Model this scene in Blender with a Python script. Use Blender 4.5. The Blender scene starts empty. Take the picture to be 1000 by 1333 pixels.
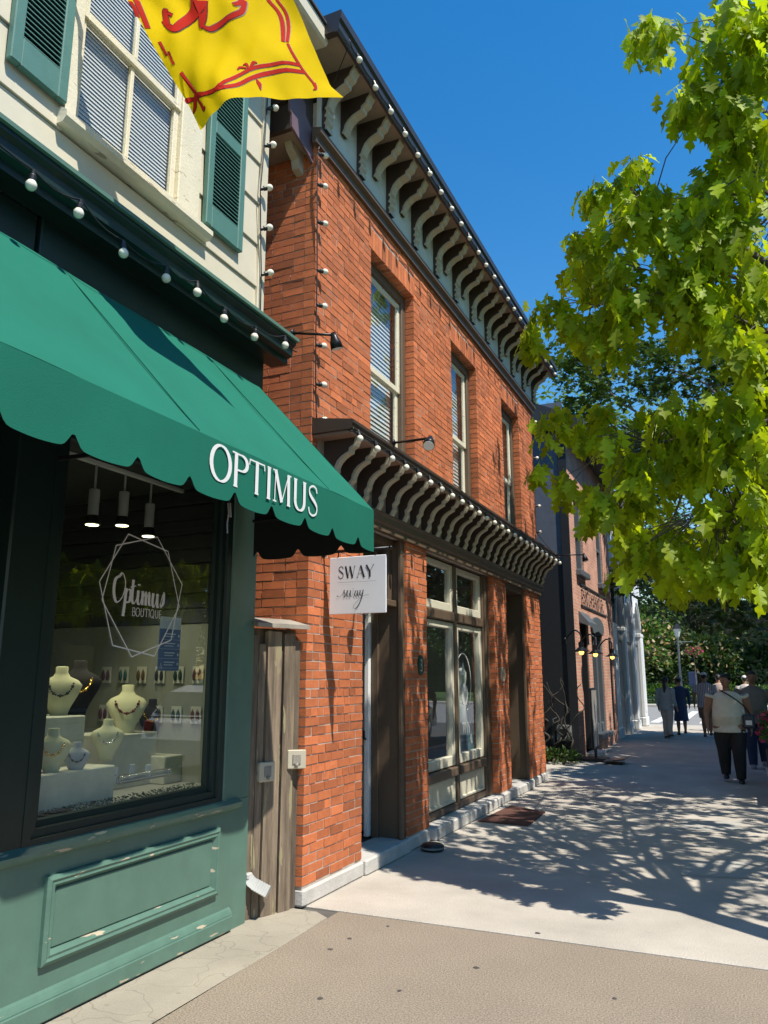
import bpy, bmesh, math, random
import numpy as np
from mathutils import Vector, Matrix, noise
random.seed(7); RNG = np.random.default_rng(7)
SC = bpy.context.scene; COL = SC.collection
rad = math.radians
# ------------------------------------------------------------------ camera
F_PX, CX, CY, CAMZ = 1010.0, 500.0, 666.5, 1.6           # focal length in photo pixels (photo 1000 x 1333)
TH = math.atan((882-CY)/F_PX); PS = math.atan((968-CX)/F_PX*math.cos(TH))
FW = np.array([-math.sin(PS)*math.cos(TH), math.cos(PS)*math.cos(TH), math.sin(TH)])
RT = np.array([math.cos(PS), math.sin(PS), 0.0]); UPV = np.cross(RT, FW); CAM = np.array([0, 0, CAMZ])
cd = bpy.data.cameras.new('camera'); cam = bpy.data.objects.new('camera', cd); COL.objects.link(cam)
cd.sensor_fit = 'VERTICAL'; cd.sensor_height = 24.0; cd.lens = 24.0*F_PX/1333.0; cd.clip_end = 2000; cd.clip_start = 0.05
M = Matrix.Identity(4)
for i in range(3): M[i][0], M[i][1], M[i][2], M[i][3] = RT[i], UPV[i], -FW[i], CAM[i]
cam.matrix_world = M; SC.camera = cam
def _pl(u, v, ax, val):
    d = FW + RT*(u-CX)/F_PX + UPV*(CY-v)/F_PX; t = (val-CAM[ax])/d[ax]; return CAM + d*t
def PX(u, v, X): return _pl(u, v, 0, X)                    # a photo pixel on the plane x = X
def PY(u, v, Y): return _pl(u, v, 1, Y)
def PG(u, v, z=0.0): return _pl(u, v, 2, z)
def PROJ(p):
    d = np.asarray(p, float)-CAM; z = d@FW; return CX+F_PX*(d@RT)/z, CY-F_PX*(d@UPV)/z
# ------------------------------------------------------------------ sky, sun, exposure
SUN = Vector((1.0, -0.38, 1.80)).normalized()             # towards the sun
w = bpy.data.worlds.new('World'); SC.world = w; w.use_nodes = True
nt = w.node_tree; bg = nt.nodes['Background']; sk = nt.nodes.new('ShaderNodeTexSky')
sk.sky_type = 'NISHITA'; sk.sun_disc = False; sk.sun_elevation = math.asin(SUN.z); sk.sun_rotation = math.atan2(SUN.x, SUN.y)
sk.air_density = 1.3; sk.dust_density = 0.05; sk.ozone_density = 2.5; sk.altitude = 200
hs = nt.nodes.new('ShaderNodeHueSaturation'); hs.inputs['Saturation'].default_value = 1.41; nt.links.new(sk.outputs[0], hs.inputs['Color'])
nt.links.new(hs.outputs[0], bg.inputs[0]); bg.inputs[1].default_value = 0.138
sl = bpy.data.lights.new('sun', 'SUN'); sl.energy = 5.0; sl.angle = rad(0.53); sl.color = (1.0, 0.94, 0.83)
so = bpy.data.objects.new('sun', sl); COL.objects.link(so); so.rotation_euler = SUN.to_track_quat('Z', 'Y').to_euler(); so.location = (30, -12, 50)
SC.view_settings.view_transform = 'Standard'; SC.view_settings.look = 'None'; SC.view_settings.gamma = 1.0
SC.cycles.max_bounces = 6; SC.cycles.diffuse_bounces = 3; SC.cycles.glossy_bounces = 3; SC.cycles.transparent_max_bounces = 8
SC.view_settings.use_curve_mapping = False; SC.view_settings.exposure = 0.42
# ------------------------------------------------------------------ materials
MATS = {}
def mat(name, c, r=0.6, var=0.18, scale=6.0, bump=0.0, bscale=80.0, metal=0.0, spec=0.5, attr=False, trans=0.0, chips=None, emit=0.0, stretch=(1, 1, 1)):
    """procedural Principled material: noise-varied colour, fine bump, optional per-piece tone, translucency, chipped paint"""
    if name in MATS: return MATS[name]
    m = bpy.data.materials.new(name); m.use_nodes = True; t = m.node_tree; N = t.nodes; L = t.links
    b = N['Principled BSDF']; b.inputs['Roughness'].default_value = r; b.inputs['Metallic'].default_value = metal
    b.inputs['Specular IOR Level'].default_value = spec
    g = N.new('ShaderNodeNewGeometry'); mp = N.new('ShaderNodeMapping'); mp.inputs['Scale'].default_value = stretch
    L.new(g.outputs['Position'], mp.inputs[0]); pos = mp.outputs[0]
    n1 = N.new('ShaderNodeTexNoise'); n1.inputs['Scale'].default_value = scale; n1.inputs['Detail'].default_value = 6; n1.inputs['Roughness'].default_value = .65
    L.new(pos, n1.inputs['Vector'])
    rmp = N.new('ShaderNodeMapRange'); rmp.inputs[1].default_value = .25; rmp.inputs[2].default_value = .75; rmp.inputs[3].default_value = 1-var; rmp.inputs[4].default_value = 1+var
    L.new(n1.outputs[0], rmp.inputs[0])
    fac = rmp.outputs[0]
    if attr:
        a = N.new('ShaderNodeAttribute'); a.attribute_name = 'tone'
        mm = N.new('ShaderNodeMath'); mm.operation = 'MULTIPLY'; L.new(a.outputs['Fac'], mm.inputs[0]); L.new(fac, mm.inputs[1]); fac = mm.outputs[0]
    mx = N.new('ShaderNodeVectorMath'); mx.operation = 'SCALE'; mx.inputs[0].default_value = c[:3]; L.new(fac, mx.inputs['Scale'])
    colour = mx.outputs[0]
    if chips:
        n2 = N.new('ShaderNodeTexNoise'); n2.inputs['Scale'].default_value = chips[1]; n2.inputs['Detail'].default_value = 4
        mp2 = N.new('ShaderNodeMapping'); mp2.inputs['Scale'].default_value = chips[3] if len(chips) > 3 else (1, .35, 2.2); L.new(g.outputs['Position'], mp2.inputs[0]); L.new(mp2.outputs[0], n2.inputs['Vector'])
        st = N.new('ShaderNodeMapRange'); st.inputs[1].default_value = chips[2]; st.inputs[2].default_value = chips[2]+.012; L.new(n2.outputs[0], st.inputs[0])
        mc = N.new('ShaderNodeMix'); mc.data_type = 'RGBA'; L.new(st.outputs[0], mc.inputs[0]); L.new(colour, mc.inputs[6]); mc.inputs[7].default_value = (*chips[0], 1); colour = mc.outputs[2]
    L.new(colour, b.inputs['Base Color'])
    if bump:
        nb = N.new('ShaderNodeTexNoise'); nb.inputs['Scale'].default_value = bscale; nb.inputs['Detail'].default_value = 5; L.new(pos, nb.inputs['Vector'])
        bp = N.new('ShaderNodeBump'); bp.inputs['Strength'].default_value = bump; bp.inputs['Distance'].default_value = .01
        L.new(nb.outputs[0], bp.inputs['Height']); L.new(bp.outputs[0], b.inputs['Normal'])
    if trans:
        out = N['Material Output']; tr = N.new('ShaderNodeBsdfTranslucent'); ms = N.new('ShaderNodeMixShader'); ms.inputs[0].default_value = trans
        sc2 = N.new('ShaderNodeVectorMath'); sc2.operation = 'MULTIPLY'; sc2.inputs[1].default_value = (1.25, 1.15, .55); L.new(colour, sc2.inputs[0]); L.new(sc2.outputs[0], tr.inputs[0])
        L.new(b.outputs[0], ms.inputs[1]); L.new(tr.outputs[0], ms.inputs[2]); L.new(ms.outputs[0], out.inputs[0])
    if emit:
        b.inputs['Emission Color'].default_value = (*c[:3], 1); b.inputs['Emission Strength'].default_value = emit
    MATS[name] = m; return m
def glass_mat(name, tint=(.9, .95, .92), ior=1.5, boost=1.0):
    if name in MATS: return MATS[name]
    m = bpy.data.materials.new(name); m.use_nodes = True; t = m.node_tree; N = t.nodes; L = t.links
    N.remove(N['Principled BSDF']); out = N['Material Output']
    tr = N.new('ShaderNodeBsdfTransparent'); tr.inputs[0].default_value = (*tint, 1)
    gl = N.new('ShaderNodeBsdfGlossy'); gl.inputs['Roughness'].default_value = .004; gl.inputs[0].default_value = (.95, .97, 1, 1)
    fr = N.new('ShaderNodeFresnel'); ge = N.new('ShaderNodeNewGeometry')          # thin pane: the same reflectance from both sides
    e1 = N.new('ShaderNodeMath'); e1.operation = 'MULTIPLY_ADD'; e1.inputs[1].default_value = -2; e1.inputs[2].default_value = 1; L.new(ge.outputs['Backfacing'], e1.inputs[0])
    e2 = N.new('ShaderNodeMath'); e2.operation = 'POWER'; e2.inputs[0].default_value = ior; L.new(e1.outputs[0], e2.inputs[1]); L.new(e2.outputs[0], fr.inputs[0])
    mu = N.new('ShaderNodeMath'); mu.operation = 'MULTIPLY'; mu.use_clamp = True; mu.inputs[1].default_value = boost; L.new(fr.outputs[0], mu.inputs[0])
    ms = N.new('ShaderNodeMixShader'); L.new(mu.outputs[0], ms.inputs[0]); L.new(tr.outputs[0], ms.inputs[1]); L.new(gl.outputs[0], ms.inputs[2]); L.new(ms.outputs[0], out.inputs[0])
    MATS[name] = m; return m
def paving_mat(name, c, speck=.35, sc=140., crack=0.0, stain=.12):
    m = mat(name, c, r=.85, var=stain, scale=1.3, bump=.12, bscale=sc); t = m.node_tree; N = t.nodes; L = t.links; b = N['Principled BSDF']
    src = b.inputs['Base Color'].links[0].from_socket; g = N.new('ShaderNodeNewGeometry')
    n = N.new('ShaderNodeTexNoise'); n.inputs['Scale'].default_value = sc; n.inputs['Detail'].default_value = 3; n.inputs['Roughness'].default_value = .8; L.new(g.outputs['Position'], n.inputs['Vector'])
    r = N.new('ShaderNodeMapRange'); r.inputs[1].default_value = .3; r.inputs[2].default_value = .7; r.inputs[3].default_value = 1-speck; r.inputs[4].default_value = 1+speck; L.new(n.outputs[0], r.inputs[0])
    s = N.new('ShaderNodeVectorMath'); s.operation = 'SCALE'; L.new(src, s.inputs[0]); L.new(r.outputs[0], s.inputs['Scale']); o = s.outputs[0]
    if crack:
        d = N.new('ShaderNodeTexNoise'); d.inputs['Scale'].default_value = 3.5; L.new(g.outputs['Position'], d.inputs['Vector'])
        ad = N.new('ShaderNodeVectorMath'); ad.operation = 'MULTIPLY_ADD'; ad.inputs[1].default_value = (.5, .5, .5); L.new(d.outputs['Color'], ad.inputs[0]); L.new(g.outputs['Position'], ad.inputs[2])
        v = N.new('ShaderNodeTexVoronoi'); v.feature = 'DISTANCE_TO_EDGE'; v.inputs['Scale'].default_value = 3.2; L.new(ad.outputs[0], v.inputs['Vector'])
        vr = N.new('ShaderNodeMapRange'); vr.inputs[1].default_value = .0; vr.inputs[2].default_value = .02; vr.inputs[3].default_value = 1-crack; vr.inputs[4].default_value = 1; L.new(v.outputs[0], vr.inputs[0])
        s2 = N.new('ShaderNodeVectorMath'); s2.operation = 'SCALE'; L.new(o, s2.inputs[0]); L.new(vr.outputs[0], s2.inputs['Scale']); o = s2.outputs[0]
    L.new(o, b.inputs['Base Color']); return m
def brick_pattern_mat(name, c1, c2, mortar, course=.07, bump=.5):
    """far brickwork, too small to pick apart: procedural Brick texture on the x=const plane"""
    m = mat(name, c1, r=.9, var=.2, scale=2); t = m.node_tree; N = t.nodes; L = t.links; b = N['Principled BSDF']
    g = N.new('ShaderNodeNewGeometry'); sp = N.new('ShaderNodeSeparateXYZ'); L.new(g.outputs['Position'], sp.inputs[0])
    ad = N.new('ShaderNodeMath'); ad.operation = 'ADD'; L.new(sp.outputs[0], ad.inputs[0]); L.new(sp.outputs[1], ad.inputs[1])
    cb = N.new('ShaderNodeCombineXYZ'); L.new(ad.outputs[0], cb.inputs[0]); L.new(sp.outputs[2], cb.inputs[1])
    bt = N.new('ShaderNodeTexBrick'); bt.inputs['Color1'].default_value = (*c1, 1); bt.inputs['Color2'].default_value = (*c2, 1); bt.inputs['Mortar'].default_value = (*mortar, 1)
    bt.inputs['Scale'].default_value = 1; bt.inputs['Brick Width'].default_value = .22; bt.inputs['Row Height'].default_value = course; bt.inputs['Mortar Size'].default_value = .008; bt.inputs['Bias'].default_value = 0
    L.new(cb.outputs[0], bt.inputs['Vector'])
    n = N.new('ShaderNodeTexNoise'); n.inputs['Scale'].default_value = 1.7; n.inputs['Detail'].default_value = 6; L.new(g.outputs['Position'], n.inputs['Vector'])
    r = N.new('ShaderNodeMapRange'); r.inputs[1].default_value = .3; r.inputs[2].default_value = .7; r.inputs[3].default_value = .75; r.inputs[4].default_value = 1.2; L.new(n.outputs[0], r.inputs[0])
    s = N.new('ShaderNodeVectorMath'); s.operation = 'SCALE'; L.new(bt.outputs[0], s.inputs[0]); L.new(r.outputs[0], s.inputs['Scale']); L.new(s.outputs[0], b.inputs['Base Color'])
    bp = N.new('ShaderNodeBump'); bp.invert = True; bp.inputs['Strength'].default_value = bump; bp.inputs['Distance'].default_value = .01; L.new(bt.outputs['Fac'], bp.inputs['Height']); L.new(bp.outputs[0], b.inputs['Normal'])
    return m
# ------------------------------------------------------------------ mesh collector and scene helpers
class MB:
    def __init__(s): s.v = []; s.f = []; s.t = []
    def add(s, vs, fs, tone=1.0):
        o = len(s.v); s.v += [tuple(map(float, p)) for p in vs]; s.f += [tuple(o+i for i in f) for f in fs]; s.t += [tone]*len(fs); return s
    def box(s, x0, x1, y0, y1, z0, z1, tone=1.0, jit=0.0):
        p = [(x, y, z) for x in (x0, x1) for y in (y0, y1) for z in (z0, z1)]
        if jit: p = [(a+random.uniform(-jit, jit), b+random.uniform(-jit, jit), c+random.uniform(-jit, jit)) for a, b, c in p]
        return s.add(p, [(0, 1, 3, 2), (4, 6, 7, 5), (0, 4, 5, 1), (2, 3, 7, 6), (0, 2, 6, 4), (1, 5, 7, 3)], tone)
    def bev(s, x0, x1, y0, y1, z0, z1, b=.008, tone=1.0):
        """box with chamfered edges"""
        P = []; F = []
        lo = (x0, y0, z0); hi = (x1, y1, z1); b = min(b, .45*min(hi[i]-lo[i] for i in range(3)))
        idx = {}
        for c in range(8):
            cs = [(c >> k) & 1 for k in range(3)]
            for ax in range(3):
                q = [(hi[k] if cs[k] else lo[k]) for k in range(3)]
                for k in range(3):
                    if k != ax: q[k] += -b if cs[k] else b
                idx[(c, ax)] = len(P); P.append(q)
        for ax in range(3):
            o = [k for k in range(3) if k != ax]
            for sd in (0, 1):
                cc = []
                for a, d in ((0, 0), (1, 0), (1, 1), (0, 1)):
                    cc.append(idx[((sd << ax) | (a << o[0]) | (d << o[1]), ax)])
                F.append(cc if (sd ^ (ax == 1)) else cc[::-1])
        for ax in range(3):
            o = [k for k in range(3) if k != ax]
            for a in (0, 1):
                for d in (0, 1):
                    base = (a << o[0]) | (d << o[1]); c0 = base; c1 = base | (1 << ax)
                    q = [idx[(c0, o[0])], idx[(c1, o[0])], idx[(c1, o[1])], idx[(c0, o[1])]]
                    F.append(q)
        for c in range(8): F.append([idx[(c, 0)], idx[(c, 1)], idx[(c, 2)]])
        return s.add(P, F, tone)
    def prism(s, poly, ax, a, b, tone=1.0):
        """2-D polygon (the two axes other than ax, in order) extruded from a to b along ax"""
        n = len(poly); P = []
        for h in (a, b):
            for p, q in poly:
                c = [0, 0, 0]; o = [k for k in range(3) if k != ax]; c[ax] = h; c[o[0]] = p; c[o[1]] = q; P.append(c)
        F = [tuple(range(n))[::-1], tuple(range(n, 2*n))] + [(i, (i+1) % n, n+(i+1) % n, n+i) for i in range(n)]
        return s.add(P, F, tone)
    def strip(s, line, ax, a, b, tone=1.0):
        """open 2-D polyline extruded along ax as a sheet"""
        n = len(line); P = []
        for h in (a, b):
            for p, q in line:
                c = [0, 0, 0]; o = [k for k in range(3) if k != ax]; c[ax] = h; c[o[0]] = p; c[o[1]] = q; P.append(c)
        return s.add(P, [(i, i+1, n+i+1, n+i) for i in range(n-1)], tone)
    def tube(s, pts, r, n=8, tone=1.0, caps=True, sq=None):
        pts = [Vector(p) for p in pts]; k = len(pts); r = list(r) if hasattr(r, '__len__') else [r]*k
        sq = sq or [(1, 1)]*k; P = []; last = None
        for i, p in enumerate(pts):
            d = (pts[min(i+1, k-1)]-pts[max(i-1, 0)]); d = d.normalized() if d.length > 1e-9 else Vector((0, 0, 1))
            if last is None:
                ref = Vector((1, 0, 0)) if abs(d.x) < .9 else Vector((0, 1, 0)); a = (ref-d*ref.dot(d)).normalized()
            else: a = (last-d*last.dot(d)); a = a.normalized() if a.length > 1e-6 else last
            last = a; b = d.cross(a)
            for j in range(n):
                t = 2*math.pi*j/n; P.append(p+a*(math.cos(t)*r[i]*sq[i][0])+b*(math.sin(t)*r[i]*sq[i][1]))
        F = [(i*n+j, i*n+(j+1) % n, (i+1)*n+(j+1) % n, (i+1)*n+j) for i in range(k-1) for j in range(n)]
        if caps: F += [tuple(range(n))[::-1], tuple(range((k-1)*n, k*n))]
        return s.add(P, F, tone)
    def lathe(s, prof, c=(0, 0, 0), n=16, axis='Z', tone=1.0, sx=1.0, sy=1.0):
        P = []
        for r, h in prof:
            for j in range(n):
                t = 2*math.pi*j/n; a, b = r*math.cos(t)*sx, r*math.sin(t)*sy
                q = (a, b, h) if axis == 'Z' else ((h, a, b) if axis == 'X' else (b, h, a)); P.append((q[0]+c[0], q[1]+c[1], q[2]+c[2]))
        k = len(prof)
        F = [(i*n+j, i*n+(j+1) % n, (i+1)*n+(j+1) % n, (i+1)*n+j) for i in range(k-1) for j in range(n)]
        F += [tuple(range(n))[::-1], tuple(range((k-1)*n, k*n))]
        return s.add(P, F, tone)
    def ball(s, c, r, n=10, m=6, sz=1.0, tone=1.0, sx=1.0, sy=1.0):
        return s.lathe([(max(r*math.sin(math.pi*i/m), 1e-4), -r*sz*math.cos(math.pi*i/m)) for i in range(m+1)], c, n, tone=tone, sx=sx, sy=sy)
    def mesh(s, name, m, off=(0, 0, 0), smooth=False, recalc=True):
        me = bpy.data.meshes.new(name); o = off
        me.from_pydata([(a-o[0], b-o[1], c-o[2]) for a, b, c in s.v], [], s.f)
        if any(x != 1.0 for x in s.t):
            at = me.attributes.new('tone', 'FLOAT', 'FACE'); at.data.foreach_set('value', s.t)
        else:
            at = me.attributes.new('tone', 'FLOAT', 'FACE'); at.data.foreach_set('value', [1.0]*len(s.f))
        if recalc:
            bm = bmesh.new(); bm.from_mesh(me); bmesh.ops.recalc_face_normals(bm, faces=bm.faces); bm.to_mesh(me); bm.free()
        if smooth: me.polygons.foreach_set('use_smooth', [True]*len(me.polygons))
        if m: me.materials.append(m)
        me.update(); return me
    def build(s, name, m, parent=None, smooth=False, label=None, kind=None, base=None, recalc=True):
        if parent is not None:
            off = wloc(parent); o = bpy.data.objects.new(name, s.mesh(name, m, off, smooth, recalc)); o.parent = parent
        else:
            if base is None and s.v:
                a = np.array(s.v); base = ((a[:, 0].min()+a[:, 0].max())/2, (a[:, 1].min()+a[:, 1].max())/2, a[:, 2].min())
            o = bpy.data.objects.new(name, s.mesh(name, m, base or (0, 0, 0), smooth, recalc)); o.location = base or (0, 0, 0)
        COL.objects.link(o)
        if label: o['label'] = label
        if kind: o['kind'] = kind
        return o
def wloc(o):
    p = Vector((0, 0, 0))
    while o is not None: p = p+o.location; o = o.parent
    return p
def tag(o, label=None, cat=None, group=None, kind=None):
    if label: o['label'] = label
    if cat: o['category'] = cat
    if group: o['group'] = group
    if kind: o['kind'] = kind
    return o
def thing(name, label, cat, loc=(0, 0, 0), group=None):
    o = bpy.data.objects.new(name, None); COL.objects.link(o); o.location = loc; o.empty_display_size = .1
    return tag(o, label, cat, group)
def inst(name, me, parent, loc, rot=None, scale=None):
    """one more object that shares mesh data; loc is in world space"""
    o = bpy.data.objects.new(name, me); o.parent = parent
    o.location = Vector(loc)-(wloc(parent) if parent else Vector((0, 0, 0)))
    if rot is not None: o.rotation_euler = rot
    if scale is not None: o.scale = scale
    COL.objects.link(o); return o
def catmull(pts, k=6):
    pts = [np.array(p, float) for p in pts]
    if len(pts) < 3: return pts
    q = [2*pts[0]-pts[1]]+pts+[2*pts[-1]-pts[-2]]; out = []
    for i in range(1, len(q)-2):
        a, b, c, d = q[i-1:i+3]
        for j in range(k):
            t = j/k; out.append(.5*((2*b)+(c-a)*t+(2*a-5*b+4*c-d)*t*t+(3*b-a-3*c+d)*t**3))
    out.append(pts[-1]); return out
# ------------------------------------------------------------------ lettering: strokes (points, width weight)
def _arc(cx, cy, rx, ry, a0, a1, n=14): return [(cx+rx*math.cos(rad(a0+(a1-a0)*i/n)), cy+ry*math.sin(rad(a0+(a1-a0)*i/n))) for i in range(n+1)]
GL = {  # glyph: (advance, [(points, weight 1 = thick / 0 = thin / 2 = by direction)], serif positions (x, y))
 'O': (.78, [(_arc(.36, .5, .33, .5, 90, 450, 28), 2)], []),
 'P': (.62, [([(.12, 0), (.12, 1)], 1), ([(.12, .97), (.32, .97)]+_arc(.32, .74, .22, .23, 80, -80, 10)+[(.12, .5)], 2)], [(.12, 0), (.05, 1)]),
 'T': (.66, [([(.31, 0), (.31, 1)], 1), ([(.0, .97), (.62, .97)], 0), ([(.02, .97), (.0, .8)], 0), ([(.6, .97), (.62, .8)], 0)], [(.31, 0)]),
 'I': (.3, [([(.14, 0), (.14, 1)], 1)], [(.14, 0), (.14, 1)]),
 'M': (.9, [([(.1, 0), (.12, 1)], 0), ([(.12, 1), (.41, .05)], 1), ([(.41, .05), (.7, 1)], 0), ([(.7, 1), (.72, 0)], 1)], [(.1, 0), (.08, 1), (.72, 0), (.74, 1)]),
 'U': (.74, [([(.12, 1), (.12, .3)]+_arc(.34, .3, .22, .29, 180, 360, 12)+[(.56, 1)], 2)], [(.12, 1), (.56, 1)]),
 'S': (.56, [([(.45, .8), (.4, .95), (.25, 1.0), (.09, .9), (.07, .74), (.18, .6), (.36, .46), (.46, .3), (.42, .1), (.26, 0), (.09, .06), (.04, .24)], 2)], []),
 'W': (1.02, [([(.04, 1), (.26, .0)], 1), ([(.26, .0), (.46, .95)], 0), ([(.46, .95), (.68, 0)], 1), ([(.68, 0), (.9, 1)], 0)], [(.04, 1), (.46, 1), (.9, 1)]),
 'A': (.76, [([(.04, 0), (.34, 1)], 0), ([(.34, 1), (.66, 0)], 1), ([(.15, .34), (.55, .34)], 0)], [(.04, 0), (.66, 0)]),
 'Y': (.72, [([(.02, 1), (.34, .45)], 1), ([(.66, 1), (.34, .45)], 0), ([(.34, .45), (.34, 0)], 1)], [(.02, 1), (.66, 1), (.34, 0)]),
 'B': (.6, [([(.1, 0), (.1, 1)], 1), ([(.1, .97), (.3, .97)]+_arc(.3, .75, .17, .22, 80, -80, 8)+[(.1, .53)], 2), ([(.1, .53), (.32, .53)]+_arc(.32, .28, .2, .25, 80, -80, 8)+[(.1, .03)], 2)], []),
 'Q': (.8, [(_arc(.36, .5, .32, .5, 90, 450, 24), 2), ([(.4, .22), (.68, -.08)], 1)], []),
 'E': (.56, [([(.1, 0), (.1, 1)], 1), ([(.1, .97), (.48, .97)], 0), ([(.1, .5), (.42, .5)], 0), ([(.1, .03), (.5, .03)], 0)], []),
 'X': (.68, [([(.04, 1), (.6, 0)], 1), ([(.6, 1), (.04, 0)], 0)], []),
 'C': (.7, [(_arc(.38, .5, .33, .5, 50, 310, 18), 2)], []),
 'H': (.72, [([(.1, 0), (.1, 1)], 1), ([(.6, 0), (.6, 1)], 1), ([(.1, .5), (.6, .5)], 0)], []),
 'N': (.74, [([(.1, 0), (.1, 1)], 0), ([(.1, 1), (.6, 0)], 1), ([(.6, 0), (.6, 1)], 0)], []),
 'G': (.76, [(_arc(.38, .5, .33, .5, 50, 330, 18)+[(.66, .45), (.45, .45)], 2)], []),
 'D': (.72, [([(.1, 0), (.1, 1)], 1), ([(.1, .97), (.25, .97)]+_arc(.25, .5, .38, .47, 80, -80, 12)+[(.1, .03)], 2)], []),
 'R': (.66, [([(.1, 0), (.1, 1)], 1), ([(.1, .97), (.3, .97)]+_arc(.3, .74, .2, .23, 80, -80, 8)+[(.1, .51)], 2), ([(.28, .51), (.58, 0)], 1)], []),
}
class Pen:
    """draws flat strokes on a plane o + x*ex + y*ey, each a hair prouder than the last so none are coplanar"""
    def __init__(s, mb, o, ex, ey): s.mb = mb; s.o = np.array(o, float); s.ex = np.array(ex, float); s.ey = np.array(ey, float); n = np.cross(s.ex, s.ey); s.n = n/np.linalg.norm(n); s.k = 0
    def at(s, x, y, h=0): return s.o+s.ex*x+s.ey*y+s.n*h
    def stroke(s, pts, wd, closed=False):
        s.k += 1; h = .0012+.00012*s.k; k = len(pts); wd = wd if hasattr(wd, '__len__') else [wd]*k; V = []
        P = [np.array(p, float) for p in pts]
        for i in range(k):
            d = P[min(i+1, k-1)]-P[max(i-1, 0)]
            if closed and i in (0, k-1): d = P[1]-P[-2]
            d = d/(np.linalg.norm(d)+1e-9); nn = np.array([-d[1], d[0]])*wd[i]/2
            V.append(s.at(*(P[i]+nn), h)); V.append(s.at(*(P[i]-nn), h))
        s.mb.add(V, [(2*i, 2*i+1, 2*i+3, 2*i+2) for i in range(k-1)])
    def poly(s, pts):
        s.k += 1; h = .0012+.00012*s.k; s.mb.add([s.at(x, y, h) for x, y in pts], [tuple(range(len(pts)))])
    def text(s, txt, x, y, H, thick=.15, thin=.05, serif=.1, space=0.0, xs=1.0):
        for ch in txt:
            if ch == ' ': x += .4*H*xs; continue
            adv, st, sf = GL[ch]
            for pts, wgt in st:
                if len(pts) > 2: pts = catmull(pts, 3) if len(pts) < 13 else [np.array(p) for p in pts]
                q = [(x+p[0]*H*xs, y+p[1]*H) for p in pts]
                if wgt == 2:
                    ws = []
                    for i in range(len(q)):
                        a = np.array(q[max(i-1, 0)]); b = np.array(q[min(i+1, len(q)-1)]); d = (b-a)/(np.linalg.norm(b-a)+1e-9)
                        v = abs(d[1]) if ch != 'S' else max(abs(d[0])*0.9 if .2 < pts[i][1] < .8 else .1, .2)
                        ws.append((thin+(thick-thin)*v)*H)
                    s.stroke(q, ws)
                else: s.stroke(q, (thick if wgt else thin)*H)
            if serif:
                for a, b in sf:
                    yy = y+(b*H-(.02*H if b else -.02*H)); s.stroke([(x+(a*xs-serif)*H, yy), (x+(a*xs+serif)*H, yy)], .045*H)
            x += (adv*xs+space)*H
        return x
    def script(s, pts, H, x, y, wide=.09, thin=.03, k=6):
        """brush-like pen line: thick on the down strokes"""
        q = [(x+p[0]*H, y+p[1]*H) for p in catmull(pts, k)]; ws = []
        for i in range(len(q)):
            a = np.array(q[max(i-1, 0)]); b = np.array(q[min(i+1, len(q)-1)]); d = (b-a)/(np.linalg.norm(b-a)+1e-9)
            ws.append((thin+(wide-thin)*max(0, -d[1]))*H)
        s.stroke(q, ws)
# ------------------------------------------------------------------ palette
GREEN = mat('green_paint', (.092, .178, .138), r=.42, var=.12, scale=5, bump=.06, bscale=45, chips=((.42, .38, .30), 9, .76))
GREENW = mat('worn_green_paint', (.092, .178, .138), r=.45, var=.15, scale=7, bump=.15, bscale=40, chips=((.45, .38, .28), 14, .655))
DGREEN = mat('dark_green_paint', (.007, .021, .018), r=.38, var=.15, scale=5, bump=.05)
SHUT = mat('shutter_green', (.075, .19, .16), r=.55, var=.1, scale=9, bump=.08)
CREAM = mat('cream_paint', (.62, .565, .43), r=.55, var=.06, scale=4, bump=.08, bscale=30)
CREAMW = mat('peeling_cream_paint', (.70, .65, .50), r=.6, var=.08, scale=5, bump=.25, bscale=60, chips=((.40, .34, .24), 18, .66))
WHITE = mat('white_paint', (.78, .77, .74), r=.5, var=.05, bump=.05)
BLIND = mat('blind_white', (.75, .75, .73), r=.5, var=.04)
BLACK = mat('black_plastic', (.012, .012, .013), r=.4, var=.2)
DKMETAL = mat('black_metal', (.02, .02, .022), r=.35, metal=.6, var=.2)
BROWN = mat('brown_paint', (.115, .078, .05), r=.5, var=.14, scale=6, bump=.08, bscale=40)
DBROWN = mat('dark_brown_paint', (.055, .036, .026), r=.5, var=.15, scale=6, bump=.08)
TAUPE = mat('taupe_soffit_paint', (.32, .25, .18), r=.6, var=.12, scale=5, bump=.1)
FRIEZE = mat('grey_green_frieze_paint', (.60, .60, .52), r=.6, var=.08, scale=5, bump=.08)
MAUVE = mat('mauve_flashing', (.16, .10, .115), r=.45, var=.1)
TRIMC = mat('bracket_cream_paint', (.47, .42, .31), r=.55, var=.1, scale=20, bump=.1)
GLASS = glass_mat('window_glass', (.84, .90, .87), 1.5, 1.9)
GLASSU = glass_mat('upper_window_glass', (.85, .88, .88), 1.5, 1.25)
BULB = mat('frosted_bulb', (.80, .76, .62), r=.25, var=.06)
STONE = mat('sill_stone', (.50, .48, .45), r=.85, var=.18, scale=6, bump=.4, bscale=50)
CONC1 = paving_mat('tan_aggregate_concrete', (.245, .20, .152), speck=.70, sc=105., stain=.10)
CONC2 = paving_mat('pale_concrete', (.43, .39, .335), speck=.34, sc=110., stain=.20)
CONC3 = paving_mat('cracked_concrete', (.33, .295, .235), speck=.18, sc=120., crack=.30, stain=.2)
ASPH = paving_mat('asphalt', (.085, .083, .08), speck=.3, sc=120.)
MORTAR = mat('mortar', (.46, .39, .33), r=.95, var=.2, scale=12, bump=.5, bscale=120)
def brickmat(name, c):
    m = mat(name, c, r=.88, var=.2, scale=14, bump=.45, bscale=110, attr=True)
    return m
BRICK = brickmat('orange_red_brick', (.50, .145, .052))
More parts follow.
